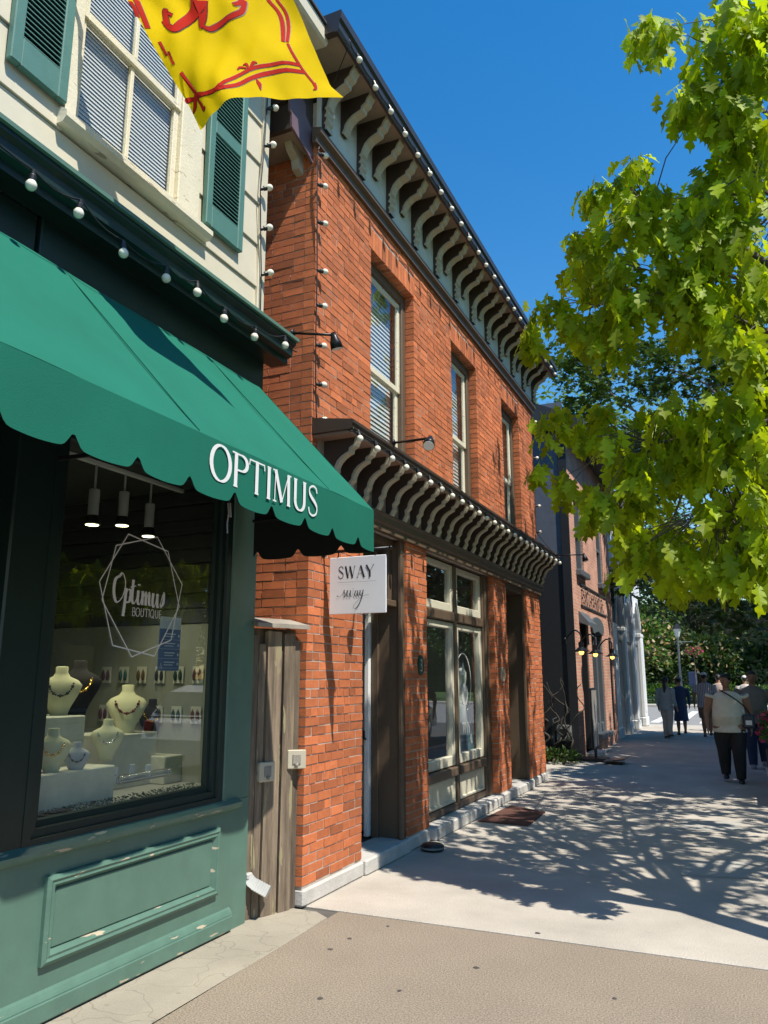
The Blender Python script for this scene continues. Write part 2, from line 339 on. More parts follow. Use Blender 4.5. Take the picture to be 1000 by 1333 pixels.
WOOD = mat('weathered_plank', (.16, .122, .085), r=.85, var=.8, scale=3.2, bump=.5, bscale=40, stretch=(6, 6, .5), attr=True, chips=((.30, .26, .15), 6, .64, (2.5, 2.5, .5)))
GREYWOOD = mat('grey_wood', (.30, .27, .23), r=.9, var=.3, scale=4, bump=.5, stretch=(1, 1, 1))
BEIGE = mat('beige_plastic', (.50, .45, .34), r=.5, var=.06)
# ------------------------------------------------------------------ setting: ground, pavement, roads
g = MB(); g.add([(-400, -400, -.30), (600, -400, -.30), (600, 900, -.30), (-400, 900, -.30)], [(0, 1, 2, 3)])
tag(g.build('ground', mat('ground_soil', (.10, .12, .05), r=1, var=.3, scale=.5), base=(0, 0, -.3)), kind='structure')
pv = MB(); pv.box(-9, .40, -8, 29.6, -.28, -.012)
pavement = tag(pv.build('pavement', mat('joint_grey', (.10, .095, .085), r=1), base=(0, 0, 0)), kind='structure')
def slab(poly, m, z=0.0, label=None):
    """a paving slab with small chamfered rim standing proud of the dark joints"""
    c = np.mean(np.array(poly), axis=0); ins = [tuple(np.array(p)+(c-np.array(p))/np.linalg.norm(c-np.array(p))*.008) for p in poly]; n = len(poly)
    V = [(x, y, -.010) for x, y in poly]+[(x, y, z-.004) for x, y in poly]+[(x, y, z) for x, y in ins]
    F = [tuple(range(2*n, 3*n))]+[(i, (i+1) % n, n+(i+1) % n, n+i) for i in range(n)]+[(n+i, n+(i+1) % n, 2*n+(i+1) % n, 2*n+i) for i in range(n)]
    mb = MB(); mb.add(V, F); return mb.build('slab', m, pavement, label=label)
JY = 5.245                                                  # the joint across the pavement
slab([(-2.62, -2), (.40, -2), (.40, JY-.01), (-2.72, JY-.01)], CONC1, label='tan exposed-aggregate paving slab')
slab([(-3.6, .4), (-2.632, .4), (-2.68, 3.6), (-2.73, JY-.16), (-2.86, JY-.07), (-3.6, JY-.06)], CONC3, label='cracked concrete strip along the shop base')
slab([(-9, -8), (-3.61, -8), (-3.61, .39), (-9, .39)], CONC3); slab([(-3.6, -8), (.40, -8), (.40, -2.01), (-3.6, -2.01)], CONC1)
ys = [JY, 8.8, 12.35, 15.9, 19.45, 23.0, 26.4, 29.6]
for i in range(7):
    e = .01 if i == 0 else .005; xr_ = .40 if i == 0 else .22
    slab([(-3.6, ys[i]+e), (xr_, ys[i]+e), (xr_, ys[i+1]-.005), (-3.6, ys[i+1]-.005)], CONC2)
for (u0, v0, u1, v1) in ((885, 1120, 975, 1140), (885, 1068, 965, 1080)):          # two paler patched squares
    a, b, c, d = PG(u0, v1), PG(u1, v1+4), PG(u1, v0+2), PG(u0, v0)
    mb = MB(); mb.add([(p[0], p[1], .004) for p in (a, b, c, d)], [(0, 1, 2, 3)]); mb.build('concrete_patch', paving_mat('grey_patch', (.40, .385, .35), speck=.1, sc=150), pavement)
kb = MB()
kb.bev(.40, .56, -8, 8.0, -.28, .01, .02); kb.bev(.22, .38, 8.0, 29.6, -.28, .05, .02)
tag(kb.build('kerb', STONE, base=(.4, 0, 0)), kind='structure')
rd = MB(); rd.add([(.38, -60, -.13), (11, -60, -.13), (11, 29.62, -.13), (.38, 29.62, -.13)], [(0, 1, 2, 3)]); tag(rd.build('road', ASPH, base=(4, 0, -.13)), kind='structure')
xr = MB(); xr.add([(-120, 29.62, -.126), (160, 29.62, -.126), (160, 50, -.126), (-120, 50, -.126)], [(0, 1, 2, 3)])
cross = tag(xr.build('cross_road', paving_mat('worn_asphalt', (.24, .235, .225), speck=.15, sc=80.), base=(0, 40, -.126)), kind='structure')
for k in range(6):
    mb = MB(); x = -3.5+.9*k; mb.add([(x, 33.0, -.12), (x+.35, 33.0, -.12), (x+.35, 44.5, -.12), (x, 44.5, -.12)], [(0, 1, 2, 3)]); mb.build('road_marking', WHITE, cross)
pk = MB(); pk.box(-120, 160, 50, 52.2, -.28, .0); tag(pk.build('far_pavement', CONC2, base=(0, 51, -.28)), kind='structure')
op = MB(); op.box(11, 15, -60, 29.6, -.28, .0); tag(op.build('opposite_pavement', CONC2, base=(13, 0, -.28)), kind='structure')
lw = MB(); lw.add([(-120, 52.2, .01), (160, 52.2, .01), (160, 140, .01), (-120, 140, .01)], [(0, 1, 2, 3)]); tag(lw.build('park_lawn', mat('lawn_green', (.06, .11, .025), r=1, var=.3, scale=3, bump=.5), base=(0, 90, .01)), kind='structure')
# ------------------------------------------------------------------ boutique building (green shopfront, cream upper storey)
XS = -3.17
BQ = thing('boutique_building', 'cream boarded building with dark green shopfront and green shutters', 'building', (-4.5, 2.5, 0))
# stone plinth, stall riser and posts
mb = MB(); mb.bev(-4.6, XS-.02, 2.40, 2.70, 0, .10, .012); mb.build('threshold_stone', STONE, BQ)
mb = MB(); mb.box(-3.32, XS, 2.67, 4.745, .0, .745); mb.build('stall_riser', GREEN, BQ)
mb = MB(); mb.box(-4.4, -3.32, 2.672, 2.78, .10, .745); mb.build('stall_riser', GREEN, BQ, label='short return of the stall riser beside the entrance')
mb = MB(); mb.bev(XS, XS+.035, 2.68, 4.56, .01, .105, .01); mb.prism([(XS, .105), (XS+.03, .105), (XS+.022, .12), (XS+.012, .135), (XS, .145)], 1, 2.68, 4.555); mb.build('base_board', GREENW, BQ)
# raised panel: four mitred mouldings round a field
pan = MB(); y0, y1, z0, z1 = 3.01, 4.40, .255, .655; prof = [(.0, 0.0), (.0, .022), (.018, .034), (.030, .026), (.042, .030), (.055, .012), (.065, .0)]
def frame_mould(mb, X, y0, y1, z0, z1, prof):
    """mitred moulding: prof = (inset, height) pairs"""
    rings = []
    for ins, h in prof: rings.append([(X+h, y0+ins, z0+ins), (X+h, y1-ins, z0+ins), (X+h, y1-ins, z1-ins), (X+h, y0+ins, z1-ins)])
    V = [p for r in rings for p in r]; F = [(4*i+j, 4*i+(j+1) % 4, 4*(i+1)+(j+1) % 4, 4*(i+1)+j) for i in range(len(rings)-1) for j in range(4)]
    mb.add(V, F)
frame_mould(pan, XS, y0, y1, z0, z1, prof); pan.build('panel_moulding', GREENW, BQ)
pan = MB(); pan.bev(XS-.002, XS+.010, y0+.066, y1-.066, z0+.066, z1-.066, .006); pan.build('panel', GREEN, BQ)
mb = MB(); mb.prism([(XS, .745), (XS+.015, .745), (XS+.045, .765), (XS+.05, .79), (XS+.03, .80), (XS, .815)], 1, 2.64, 4.60); mb.box(-3.3, XS, 2.67, 4.74, .745, .80); mb.build('sill', GREENW, BQ)
gl0, gl1, gz0, gz1 = 2.86, 4.28, .93, 2.88
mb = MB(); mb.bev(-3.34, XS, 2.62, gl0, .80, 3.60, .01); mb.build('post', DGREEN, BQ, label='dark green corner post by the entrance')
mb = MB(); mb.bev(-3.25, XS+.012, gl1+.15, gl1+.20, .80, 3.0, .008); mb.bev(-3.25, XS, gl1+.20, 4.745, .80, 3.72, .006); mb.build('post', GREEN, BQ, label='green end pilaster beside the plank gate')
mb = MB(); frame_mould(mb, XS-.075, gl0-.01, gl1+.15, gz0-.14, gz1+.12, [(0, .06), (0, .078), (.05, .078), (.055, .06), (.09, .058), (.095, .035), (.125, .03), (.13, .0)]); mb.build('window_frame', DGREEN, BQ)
mb = MB(); mb.add([(XS-.07, gl0-.01, gz0-.02), (XS-.07, gl1+.03, gz0-.02), (XS-.07, gl1+.03, gz1+.02), (XS-.07, gl0-.01, gz1+.02)], [(0, 1, 2, 3)]); shop_glass = mb.build('window_pane', GLASS, BQ)
mb = MB(); mb.add([(-4.35, 2.72, .80), (-3.34, 2.72, .80), (-3.34, 2.72, 2.95), (-4.35, 2.72, 2.95)], [(0, 1, 2, 3)]); mb.build('window_pane', GLASS, BQ)
mb = MB(); mb.bev(-4.45, -4.35, 2.66, 2.78, .745, 3.0, .008); mb.build('post', DGREEN, BQ)
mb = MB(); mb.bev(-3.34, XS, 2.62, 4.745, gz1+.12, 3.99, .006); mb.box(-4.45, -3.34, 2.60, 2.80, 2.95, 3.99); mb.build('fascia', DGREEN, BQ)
mb = MB(); mb.box(-4.45, XS-.02, -1.4, 2.60, 2.95, 3.99); mb.build('fascia', DGREEN, BQ, label='fascia over the entrance')
# entrance side of the shop: door recess and a second bay to the left, outside the frame
mb = MB(); mb.box(-3.30, XS, -1.4, 1.2, 0, .745); mb.box(-3.34, XS, 1.02, 1.2, .745, 2.95); mb.box(-3.34, XS, -1.4, -1.2, .745, 2.95); mb.build('stall_riser', GREEN, BQ)
mb = MB(); mb.add([(XS-.07, -1.2, .745), (XS-.07, 1.02, .745), (XS-.07, 1.02, 2.95), (XS-.07, -1.2, 2.95)], [(0, 1, 2, 3)]); mb.build('window_pane', GLASS, BQ)
mb = MB()
for a, b, c, d in ((1.25, 1.40, .1, 2.95), (2.38, 2.53, .1, 2.95), (1.40, 2.38, .1, .5), (1.40, 2.38, 2.3, 2.42)): mb.bev(-4.44, -4.38, a, b, c, d, .006)
dr = mb.build('door', DGREEN, BQ); h = MB(); h.tube([(-4.36, 1.5, .95), (-4.33, 1.5, 1.0), (-4.33, 1.5, 1.2), (-4.36, 1.5, 1.25)], .012); h.build('handle', DKMETAL, dr)
# interior shell
IWALL = mat('shop_interior_wall', (.26, .27, .21), r=.8, var=.08); DSLAT = mat('dark_slat_panel', (.05, .055, .05), r=.6, var=.15)
mb = MB(); mb.box(-6.2, -3.34, 2.80, 4.66, .80, .885); mb.build('display_floor', mat('grey_display', (.30, .31, .27), r=.6), BQ)
mb = MB(); mb.box(-6.25, -6.2, -1.4, 4.66, 0, 3.0); mb.box(-6.2, -3.27, 4.62, 4.72, .80, 1.98); mb.box(-6.2, -3.27, 4.64, 4.72, 1.98, 3.05); mb.build('interior_wall', IWALL, BQ)
mb = MB(); mb.box(-6.25, -3.34, -1.4, 4.66, 3.0, 3.06); mb.build('interior_ceiling', DSLAT, BQ)
mb = MB(); mb.box(-6.25, -4.46, -1.4, 2.6, -.005, .10); mb.build('interior_floor', mat('shop_floor', (.2, .16, .12), r=.5), BQ)
for k in range(9):
    z = 1.985+k*.112; mb = MB(); mb.bev(-6.2, -3.28, 4.612, 4.638, z, z+.104, .006); mb.build('slat', DSLAT, BQ)
mb = MB(); mb.box(-6.19, -6.10, 2.8, 4.5, 1.1, 1.13); mb.box(-6.19, -6.10, 2.8, 4.5, 1.6, 1.63); mb.build('wall_shelf', WHITE, BQ)
# cornice over the shop
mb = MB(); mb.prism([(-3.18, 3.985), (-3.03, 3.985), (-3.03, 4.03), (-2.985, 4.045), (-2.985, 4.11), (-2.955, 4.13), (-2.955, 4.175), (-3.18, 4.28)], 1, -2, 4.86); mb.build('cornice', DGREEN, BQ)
mb = MB(); mb.prism([(-2.953, 4.155), (-2.935, 4.16), (-2.935, 4.185), (-3.16, 4.292), (-3.16, 4.285)], 1, -2, 4.875); mb.build('cornice_flashing', GREEN, BQ)
# core of the building and boards
mb = MB(); mb.box(-11, -3.32, -2, 4.66, 3.99, 6.9); mb.box(-3.32, -3.221, -2, 2.66, 4.2, 6.9); mb.box(-3.32, -3.221, 3.68, 4.66, 4.2, 6.9); mb.box(-11, -6.26, -2, 4.74, 0, 3.99); mb.box(-11, -3.34, -2, -1.42, 0, 3.99); mb.box(-6.26, -3.30, 4.665, 4.72, 2.0, 3.98); mb.build('wall', CREAM, BQ)
holes = [(2.68, 3.66, 4.58, 6.35)]
bz = 4.20; step = .355
while bz < 6.85:
    z1_ = min(bz+step-.006, 6.86)
    segs = [(-2.0, 4.60)]
    for hy0, hy1, hz0, hz1 in holes:
        if z1_ > hz0 and bz < hz1: segs = [(-2.0, hy0), (hy1, 4.60)]
    for a, b in segs:
        mb = MB(); mb.prism([(-3.22, bz), (XS+.004, bz), (XS+.004, bz+.008), (XS-.012, z1_), (-3.22, z1_)], 1, a, b); mb.build('board', CREAM, BQ)
    bz += step
mb = MB(); mb.bev(-3.24, XS+.018, 4.60, 4.69, 4.15, 6.9, .005); mb.build('corner_board', CREAM, BQ)
def shutter(y0, y1, z0, z1):
    s = MB(); X0, X1 = XS+.006, XS+.05
    s.bev(X0, X1, y0, y0+.065, z0, z1, .006); s.bev(X0, X1, y1-.065, y1, z0, z1, .006)
    for a, b in ((z0, z0+.17), (z1-.1, z1), ((z0+z1)/2-.05, (z0+z1)/2+.05)): s.bev(X0, X1-.002, y0+.065, y1-.065, a, b, .004)
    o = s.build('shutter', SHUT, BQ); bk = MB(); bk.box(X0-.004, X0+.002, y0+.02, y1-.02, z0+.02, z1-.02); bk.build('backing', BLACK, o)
    for a, b in ((z0+.17, (z0+z1)/2-.05), ((z0+z1)/2+.05, z1-.1)):
        n = int((b-a)/.030)
        for k in range(n):
            z = a+(k+.5)*(b-a)/n; sl_ = MB(); sl_.prism([(X0+.006, z+.010), (X1-.006, z-.012), (X1-.006, z-.006), (X0+.006, z+.016)], 1, y0+.062, y1-.062); sl_.build('slat', SHUT, o)
shutter(2.29, 2.66, 4.69, 6.30); shutter(3.90, 4.34, 4.69, 6.30)
wn = MB(); Xf = XS+.03
wn.bev(XS-.03, Xf, 2.665, 2.745, 4.66, 6.35, .006); wn.bev(XS-.03, Xf, 3.62, 3.70, 4.66, 6.35, .006); wn.bev(XS-.03, XS+.015, 3.70, 3.86, 4.66, 6.35, .006); wn.bev(XS-.03, Xf, 2.665, 3.86, 6.25, 6.38, .006)
win = wn.build('window', CREAMW, BQ)
mb = MB(); mb.prism([(XS-.05, 4.57), (XS+.05, 4.57), (XS+.075, 4.60), (XS+.075, 4.635), (XS+.03, 4.665), (XS-.05, 4.67)], 1, 2.64, 3.95); mb.build('sill', CREAMW, win)
for zz0, zz1, dx in ((4.67, 5.42, 0.0), (5.37, 6.25, .018)):
    s = MB(); a, b = 2.745, 3.62; X0, X1 = XS-.035+dx, XS-.005+dx
    s.bev(X0, X1, a, a+.045, zz0, zz1, .004); s.bev(X0, X1, b-.045, b, zz0, zz1, .004); s.bev(X0, X1-.001, a+.045, b-.045, zz0, zz0+.055, .004); s.bev(X0, X1-.001, a+.045, b-.045, zz1-.05, zz1, .004); s.bev(X0, X1-.003, 3.165, 3.195, zz0+.055, zz1-.05, .003)
    s.build('sash', CREAMW, win)
    for p, q in ((a+.045, 3.165), (3.195, b-.045)):
        gmb = MB(); gmb.add([(X0+.01, p, zz0+.05), (X0+.01, q, zz0+.05), (X0+.01, q, zz1-.045), (X0+.01, p, zz1-.045)], [(0, 1, 2, 3)]); gmb.build('pane', GLASSU, win)
bl = MB()
for k in range(58):
    z = 4.70+k*.027; bl.prism([(XS-.052, z), (XS-.062, z+.0295), (XS-.0635, z+.0295), (XS-.0535, z)], 1, 2.76, 3.61)
bl.build('blind', BLIND, win)
mb = MB(); mb.box(-3.30, -3.29, 2.67, 3.67, 4.4, 6.4); mb.build('curtain', mat('room_shade', (.25, .24, .22), r=.9), win)
# eave of the cream building
mb = MB(); mb.prism([(-3.25, 6.80), (-2.74, 6.78), (-2.72, 6.80), (-2.72, 6.93), (-3.25, 7.0)], 1, -2, 4.86); mb.box(-3.2, -3.10, -2, 4.72, 6.68, 6.80); mb.build('eave', CREAM, BQ)
mb = MB(); mb.prism([(-3.3, 6.99), (-2.70, 6.94), (-2.70, 6.96), (-7, 9.2), (-11, 7.2), (-11, 6.9)], 1, -2.05, 4.88); mb.build('roof', mat('dark_roof', (.05, .05, .052), r=.9), BQ)
# window lettering (flat print on the glass)
LET = mat('white_vinyl', (.72, .72, .70), r=.6, var=.02); GX = XS-.066
def gpx(u, v): p = PX(u, v, GX); return (p[1], p[2])
wl = MB(); pen = Pen(wl, (GX, 0, 0), (0, 1, 0), (0, 0, 1))
for ring in ([(418, 338), (547, 395), (583, 575), (502, 735), (366, 700), (323, 492)], [(512, 348), (592, 502), (556, 683), (428, 738), (331, 552), (378, 375)]):
    q = [gpx(u/2.5, 560+v/2.5) for u, v in ring]; n = len(q)
    for i in range(n): pen.stroke([q[i], q[(i+1) % n]], .0075)
oy, oz = gpx(147, 785); H = .21
for pts in ([(.20, .80), (.02, .66), (.0, .30), (.13, .06), (.34, .24), (.42, .60), (.30, .86), (.18, .80)],
            [(.46, .48), (.44, .1), (.40, -.30)], [(.42, .02), (.52, .42), (.64, .40), (.62, .14), (.48, .08)], [(.72, .74), (.71, .2), (.80, .08), (.90, .24)], [(.62, .52), (.84, .58)],
            [(.94, .46), (.94, .14), (1.03, .08), (1.10, .28)], [(.955, .64), (.96, .60)], [(1.12, .46), (1.13, .06)], [(1.13, .2), (1.24, .44), (1.27, .06)], [(1.27, .2), (1.38, .44), (1.41, .12), (1.5, .08)],
            [(1.56, .44), (1.55, .14), (1.64, .06), (1.74, .40)], [(1.74, .44), (1.76, .08), (1.84, .06)], [(1.88, .1), (2.0, .50), (2.02, .2), (1.90, .06)]):
    pen.script(pts, H, oy, oz-.005, wide=.105, thin=.034)
by, bz_ = gpx(171, 799); ey = gpx(209, 800)[0]; pen.text('BOUTIQUE', by, bz_-.012, .05, thick=.10, thin=.07, serif=0, xs=(ey-by)/(.05*5.05))
wl.build('window_lettering', LET, shop_glass)
# ------------------------------------------------------------------ awning
AY0, AY1, AXT, AXB, AZT, AZB, AZV = -1.6, 4.60, -3.105, -2.16, 3.72, 2.695, 2.43
AW = thing('shop_awning', 'green canvas awning with scalloped valance lettered OPTIMUS', 'awning', (-2.6, 2.5, 2.4))
CANV = mat('green_canvas', (.007, .135, .088), r=.85, spec=.25, var=.12, scale=1.5, bump=.2, bscale=260)
cv = MB(); nu, nv = 60, 14; P = []
for i in range(nu+1):
    y = AY0+(AY1-AY0)*i/nu; seam = abs(((y+1.6) % 1.24)/1.24-.5)*2
    for j in range(nv+1):
        t = j/nv; sag = -.018*math.sin(math.pi*t)*(1-.7*seam**6)+.006*noise.noise(Vector((y*2.2+t*1.5, t*3, 1)))
        P.append((AXT+(AXB-AXT)*t, y, AZT+(AZB-AZT)*t+sag))
cv.add(P, [(i*(nv+1)+j, (i+1)*(nv+1)+j, (i+1)*(nv+1)+j+1, i*(nv+1)+j+1) for i in range(nu) for j in range(nv)])
cv.build('canopy', CANV, AW, smooth=True)
LIN = mat('black_awning_lining', (.006, .008, .008), r=.9)
lm = MB(); lm.add([(p[0]-.008, min(p[1], AY1-.006), p[2]-.012) for p in P], cv.f); lm.build('lining', LIN, AW, smooth=True)
for k in range(6):
    y = AY0+.62+1.24*k
    if y < AY1-.1:
        mb = MB(); mb.tube([(AXT+(AXB-AXT)*t, y, AZT+(AZB-AZT)*t-.006+.006) for t in np.linspace(.02, .99, 8)], .0045, 6); mb.build('seam', CANV, AW, smooth=True)
def scallop(s): # distance along the edge -> drop below the straight hem
    q = (s % .335)/.335; return .050*(1-math.exp(-((min(q, 1-q))/.085)**2)) + .014*math.sin(math.pi*q)
vl = MB(); n = 420; P = []
for i in range(n+1):
    y = AY0+(AY1-AY0)*i/n; d = scallop(AY1-y+.09)
    for t in (0, .5, 1): P.append((AXB+.003*math.sin(y*9)*t+.003*t, y, AZB-(AZB-AZV-.045+d)*t))
vl.add(P, [(i*3+j, (i+1)*3+j, (i+1)*3+j+1, i*3+j+1) for i in range(n) for j in range(2)]); val = vl.build('valance', CANV, AW, smooth=True); lm = MB(); lm.add([(p[0]-.005, min(p[1], AY1-.006), p[2]+.001) for p in P], vl.f); lm.build('lining', LIN, AW, smooth=True)
vl = MB(); n = 70; P = []
for i in range(n+1):
    x = AXB-(AXB-AXT)*i/n; d = scallop((AXB-x)+.09)
    for t in (0, .5, 1): P.append((x, AY1+.003*t, AZB-(AZB-AZV-.045+d)*t))
vl.add(P, [(i*3+j, (i+1)*3+j, (i+1)*3+j+1, i*3+j+1) for i in range(n) for j in range(2)]); vl.build('valance', CANV, AW, smooth=True); lm = MB(); lm.add([(p[0], p[1]-.006, p[2]+.001) for p in P], vl.f); lm.build('lining', LIN, AW, smooth=True)
for Y in (AY1,):                                           # triangular canvas end
    mb = MB(); mb.add([(AXB, Y, AZB), (AXT, Y, AZT), (AXT, Y, AZB)], [(0, 1, 2)]); mb.build('end_panel', CANV, AW); mb = MB(); mb.add([(AXB-.01, Y-.006, AZB-.01), (AXT, Y-.006, AZT-.02), (AXT, Y-.006, AZB-.01)], [(0, 1, 2)]); mb.build('lining', LIN, AW)
fr = MB()
for Y in (AY0+.05, 1.0, 2.8, AY1-.02):
    fr.tube([(AXT, Y, AZB-.0), (AXB-.02, Y, AZB-.012)], .012, 6); fr.tube([(AXT, Y, AZT-.03), (AXB-.02, Y, AZB-.02)], .012, 6)
fr.tube([(AXB-.015, AY0, AZB-.012), (AXB-.015, AY1-.01, AZB-.012)], .012, 6); fr.build('frame', DKMETAL, AW)
lt = MB(); y_a = PX(275, 620, AXB)[1]; y_b = PX(414, 650, AXB)[1]
pen = Pen(lt, (AXB+.0062, 0, 0), (0, 1, 0), (0, 0, 1)); hh = .172; tot = sum(GL[c][0] for c in 'OPTIMUS'); xs_ = (y_b-y_a)/(hh*(tot-.06))
pen.text('OPTIMUS', y_a-.02, AZV+.070, hh, thick=.16, thin=.045, serif=.10, xs=xs_); lt.build('lettering', LET, val)
cdm = MB(); p = PX(297, 655, -2.24); cdm.tube([p, p+np.array([.005, .004, -.05]), p+np.array([-.004, .006, -.10]), p+np.array([.004, .0, -.15])], .004, 5); cdm.tube([p+np.array([.01, .004, 0]), p+np.array([.014, .01, -.07]), p+np.array([.004, .0, -.06])], .004, 5); cdm.build('tie_cord', GREYWOOD, AW)
# ------------------------------------------------------------------ flag
FL = thing('flag', 'yellow flag with red lion paws and red double border, hung from a pole', 'flag', (-2.4, 3.0, 4.5))
TL, TR, BR, BL_ = PY(118, -85, 2.58), PY(352, -75, 3.05), PY(429, 122, 3.22), PY(253, 163, 2.75)
def flagpt(s, t, h=0.0):                                     # s across 0..1 left to right, t down 0..1
    p = (TL*(1-s)+TR*s)*(1-t)+(BL_*(1-s)+BR*s)*t
    p = p+np.array([0, 1, .15])*(.05*math.sin(5.5*s+2.2*t+.4)*(.3+t)+.022*math.sin(11*s-5*t)*t+.012*math.sin(17*t+6*s)+.007*math.sin(31*s+13*t+2*math.sin(9*t))+.005*noise.noise(Vector((s*9, t*7, 3))))
    p[2] += .05*math.sin(math.pi*s)*t*t                      # bottom hem arched
    if s > .93 and t > .9: p = p+np.array([.06, 0, -.012])*((s-.93)/.07)*((t-.9)/.1)
    return p+np.array([.1, -1, 0])*h
fg = MB(); n = 44; fg.add([flagpt(i/n, j/n) for i in range(n+1) for j in range(n+1)], [(i*(n+1)+j, (i+1)*(n+1)+j, (i+1)*(n+1)+j+1, i*(n+1)+j+1) for i in range(n) for j in range(n)])
cloth = fg.build('cloth', mat('yellow_flag_cloth', (.88, .60, .002), spec=.1, r=.8, var=.05, scale=3, bump=.08, bscale=300, trans=.42), FL, smooth=True)
_fg = [(i/80, j/80) for i in range(81) for j in range(81)]; _fp = np.array([PROJ(flagpt(a, b)) for a, b in _fg])
def uvflag(zx, zy):                                          # photo pixel (in a 3.448x crop of the flag) -> (s, t) on the cloth
    k = int(np.argmin(((_fp-np.array([160+zx/3.448, zy/3.448]))**2).sum(1))); return _fg[k]
RED = mat('red_flag_print', (.42, .014, .005), r=.8, var=.05, spec=.1); INK = mat('dark_flag_outline', (.05, .01, .01), r=.6)
class FPen:
    def __init__(s): s.mb = MB(); s.k = 0
    def stroke(s, pts, w):
        s.k += 1; k = len(pts); V = []; w = w if hasattr(w, '__len__') else [w]*k
        for i in range(k):
            d = np.array(pts[min(i+1, k-1)])-np.array(pts[max(i-1, 0)]); d = d/(np.linalg.norm(d)+1e-9); nn = np.array([-d[1], d[0]])*w[i]/2
            for sg in (1, -1): q = np.array(pts[i])+nn*sg; V.append(flagpt(q[0], q[1], .0015+.00007*s.k))
        s.mb.add(V, [(2*i, 2*i+1, 2*i+3, 2*i+2) for i in range(k-1)])
def dens(a, b, n=14): return [tuple(np.array(a)+(np.array(b)-np.array(a))*i/n) for i in range(n+1)]
fp = FPen(); fo = FPen()
def ext(pts, k=5): return catmull([uvflag(*p) for p in pts], k)
PXS = 1/950.                                                  # crop pixels -> flag units, roughly
border = [([(66, 2), (90, 62), (117, 132)], 26), ([(32, 2), (52, 42), (72, 82)], 20), ([(165, 195), (195, 252)], 16), ([(200, 230), (232, 292)], 14), ([(258, 320), (330, 424)], 22),
          ([(330, 430), (420, 400), (540, 328), (640, 300), (800, 297)], 16), ([(330, 440), (460, 392), (570, 352), (660, 326), (815, 327)], 18), ([(655, 2), (715, 80), (722, 188)], 20), ([(692, 2), (740, 70), (738, 188)], 16), ([(740, 195), (800, 300), (862, 378)], 14)]
for pts, wd in border: fo.stroke(ext(pts), (wd+5)*PXS)
orn = [([(328, 430), (325, 470), (318, 512)], [20, 30, 4]), ([(330, 440), (300, 455), (282, 465), (292, 445)], [12, 20, 18, 4]), ([(330, 440), (350, 470), (362, 492), (368, 478)], [12, 20, 22, 4]),
       ([(570, 310), (555, 290), (540, 290)], [10, 16, 4]), ([(570, 310), (590, 285), (605, 285)], [10, 16, 4]), ([(560, 310), (530, 305), (517, 315)], [8, 14, 4]), ([(601, 360), (610, 380), (618, 402)], [3, 22, 3]), ([(862, 372), (872, 400), (858, 404)], [24, 16, 4])]
for pts, ws in orn:
    q = ext(pts); wf = np.interp(np.linspace(0, 1, len(q)), np.linspace(0, 1, len(ws)), ws); fo.stroke(q, (wf+4)*PXS)
lion = [([(340, 2), (325, 45), (300, 85), (270, 112), (230, 128), (200, 115), (188, 95)], [110, 80, 56, 46, 40, 34, 24]), ([(205, 118), (192, 82), (190, 58), (202, 48)], [40, 36, 26, 10]), ([(225, 70), (205, 60)], [20, 16]),
        ([(350, 2), (358, 60), (356, 105), (348, 130)], [90, 50, 34, 10]), ([(352, 110), (385, 128), (430, 118), (470, 92), (495, 66), (530, 55), (550, 25), (545, 2)], [20, 22, 22, 22, 24, 22, 24, 20]), ([(495, 20), (520, 15), (540, 5)], [16, 22, 22])]
LQ = []
for pts, ws in lion:
    q = ext(pts); LQ.append((q, np.interp(np.linspace(0, 1, len(q)), np.linspace(0, 1, len(ws)), ws)))
for q, wf in LQ: fo.stroke(q, (wf+9)*PXS)
fp.k = fo.k+2
for pts, wd in border: fp.stroke(ext(pts), wd*PXS)
for pts, ws in orn:
    q = ext(pts); fp.stroke(q, np.interp(np.linspace(0, 1, len(q)), np.linspace(0, 1, len(ws)), ws)*PXS)
for q, wf in LQ: fp.stroke(q, wf*PXS)
fo.mb.build('emblem_outline', INK, cloth); fp.mb.build('emblem', RED, cloth)
mb = MB(); pd = (TR-TL)/np.linalg.norm(TR-TL); mb.tube([TL-pd*((TL[0]+3.17)/pd[0]), TL, TR+pd*.12], [.016, .015, .013], 8); mb.ball(tuple(TR+pd*.13), .028); mb.build('pole', WHITE, FL, smooth=True)
# ------------------------------------------------------------------ brick building
XB, YB0, YB1 = -3.0, 5.20, 12.90
BB = thing('brick_building', 'two-storey orange brick building with bracketed brown cornices', 'building', (-5, 9, 0))
CH, BL, JT = .0692, .2135, .0105
UPW = [(6.31, 7.42), (8.66, 9.68), (10.94, 11.95)]; WZ0, WZ1 = 3.60, 5.77
def courses(a0, a1, z0, z1, holes=(), phase=0):
    """running bond with odd header courses, clipped at holes (a0, a1, z0, z1)"""
    out = []; k = int(math.floor(z0/CH))
    while k*CH < z1:
        zb, zt = max(k*CH, z0), min((k+1)*CH-JT, z1); rr = random.Random(k*31+phase)
        if zt-zb > .02:
            head = rr.random() < .14; L_ = BL*.5 if head else BL; free = [(a0, a1)]
            for h0, h1, hz0, hz1 in holes:
                if zt > hz0+.01 and zb < hz1-.01: free = [r_ for p, q in free for r_ in ([(p, q)] if q <= h0 or p >= h1 else [(p, h0), (h1, q)]) if r_[1]-r_[0] > .02]
            for f0, f1 in free:
                x = f0; first = True
                while x < f1-.01:
                    l = L_*(.5 if ((first and not head and k % 2) or (not head and rr.random() < .09)) else (.75 if first and head else 1.0)); first = False
                    if f1-(x+l) < .07: l = f1-x+JT
                    out.append((x, min(x+l-JT, f1), zb, zt)); x += l
        k += 1
    return out
BR_ = []                                                     # x0 x1 y0 y1 z0 z1 facing
def tone_(): return random.choice((1, 1, 1, .95, 1.08, 1.15, .85, .72, 1.2, .9))*random.uniform(.9, 1.1)
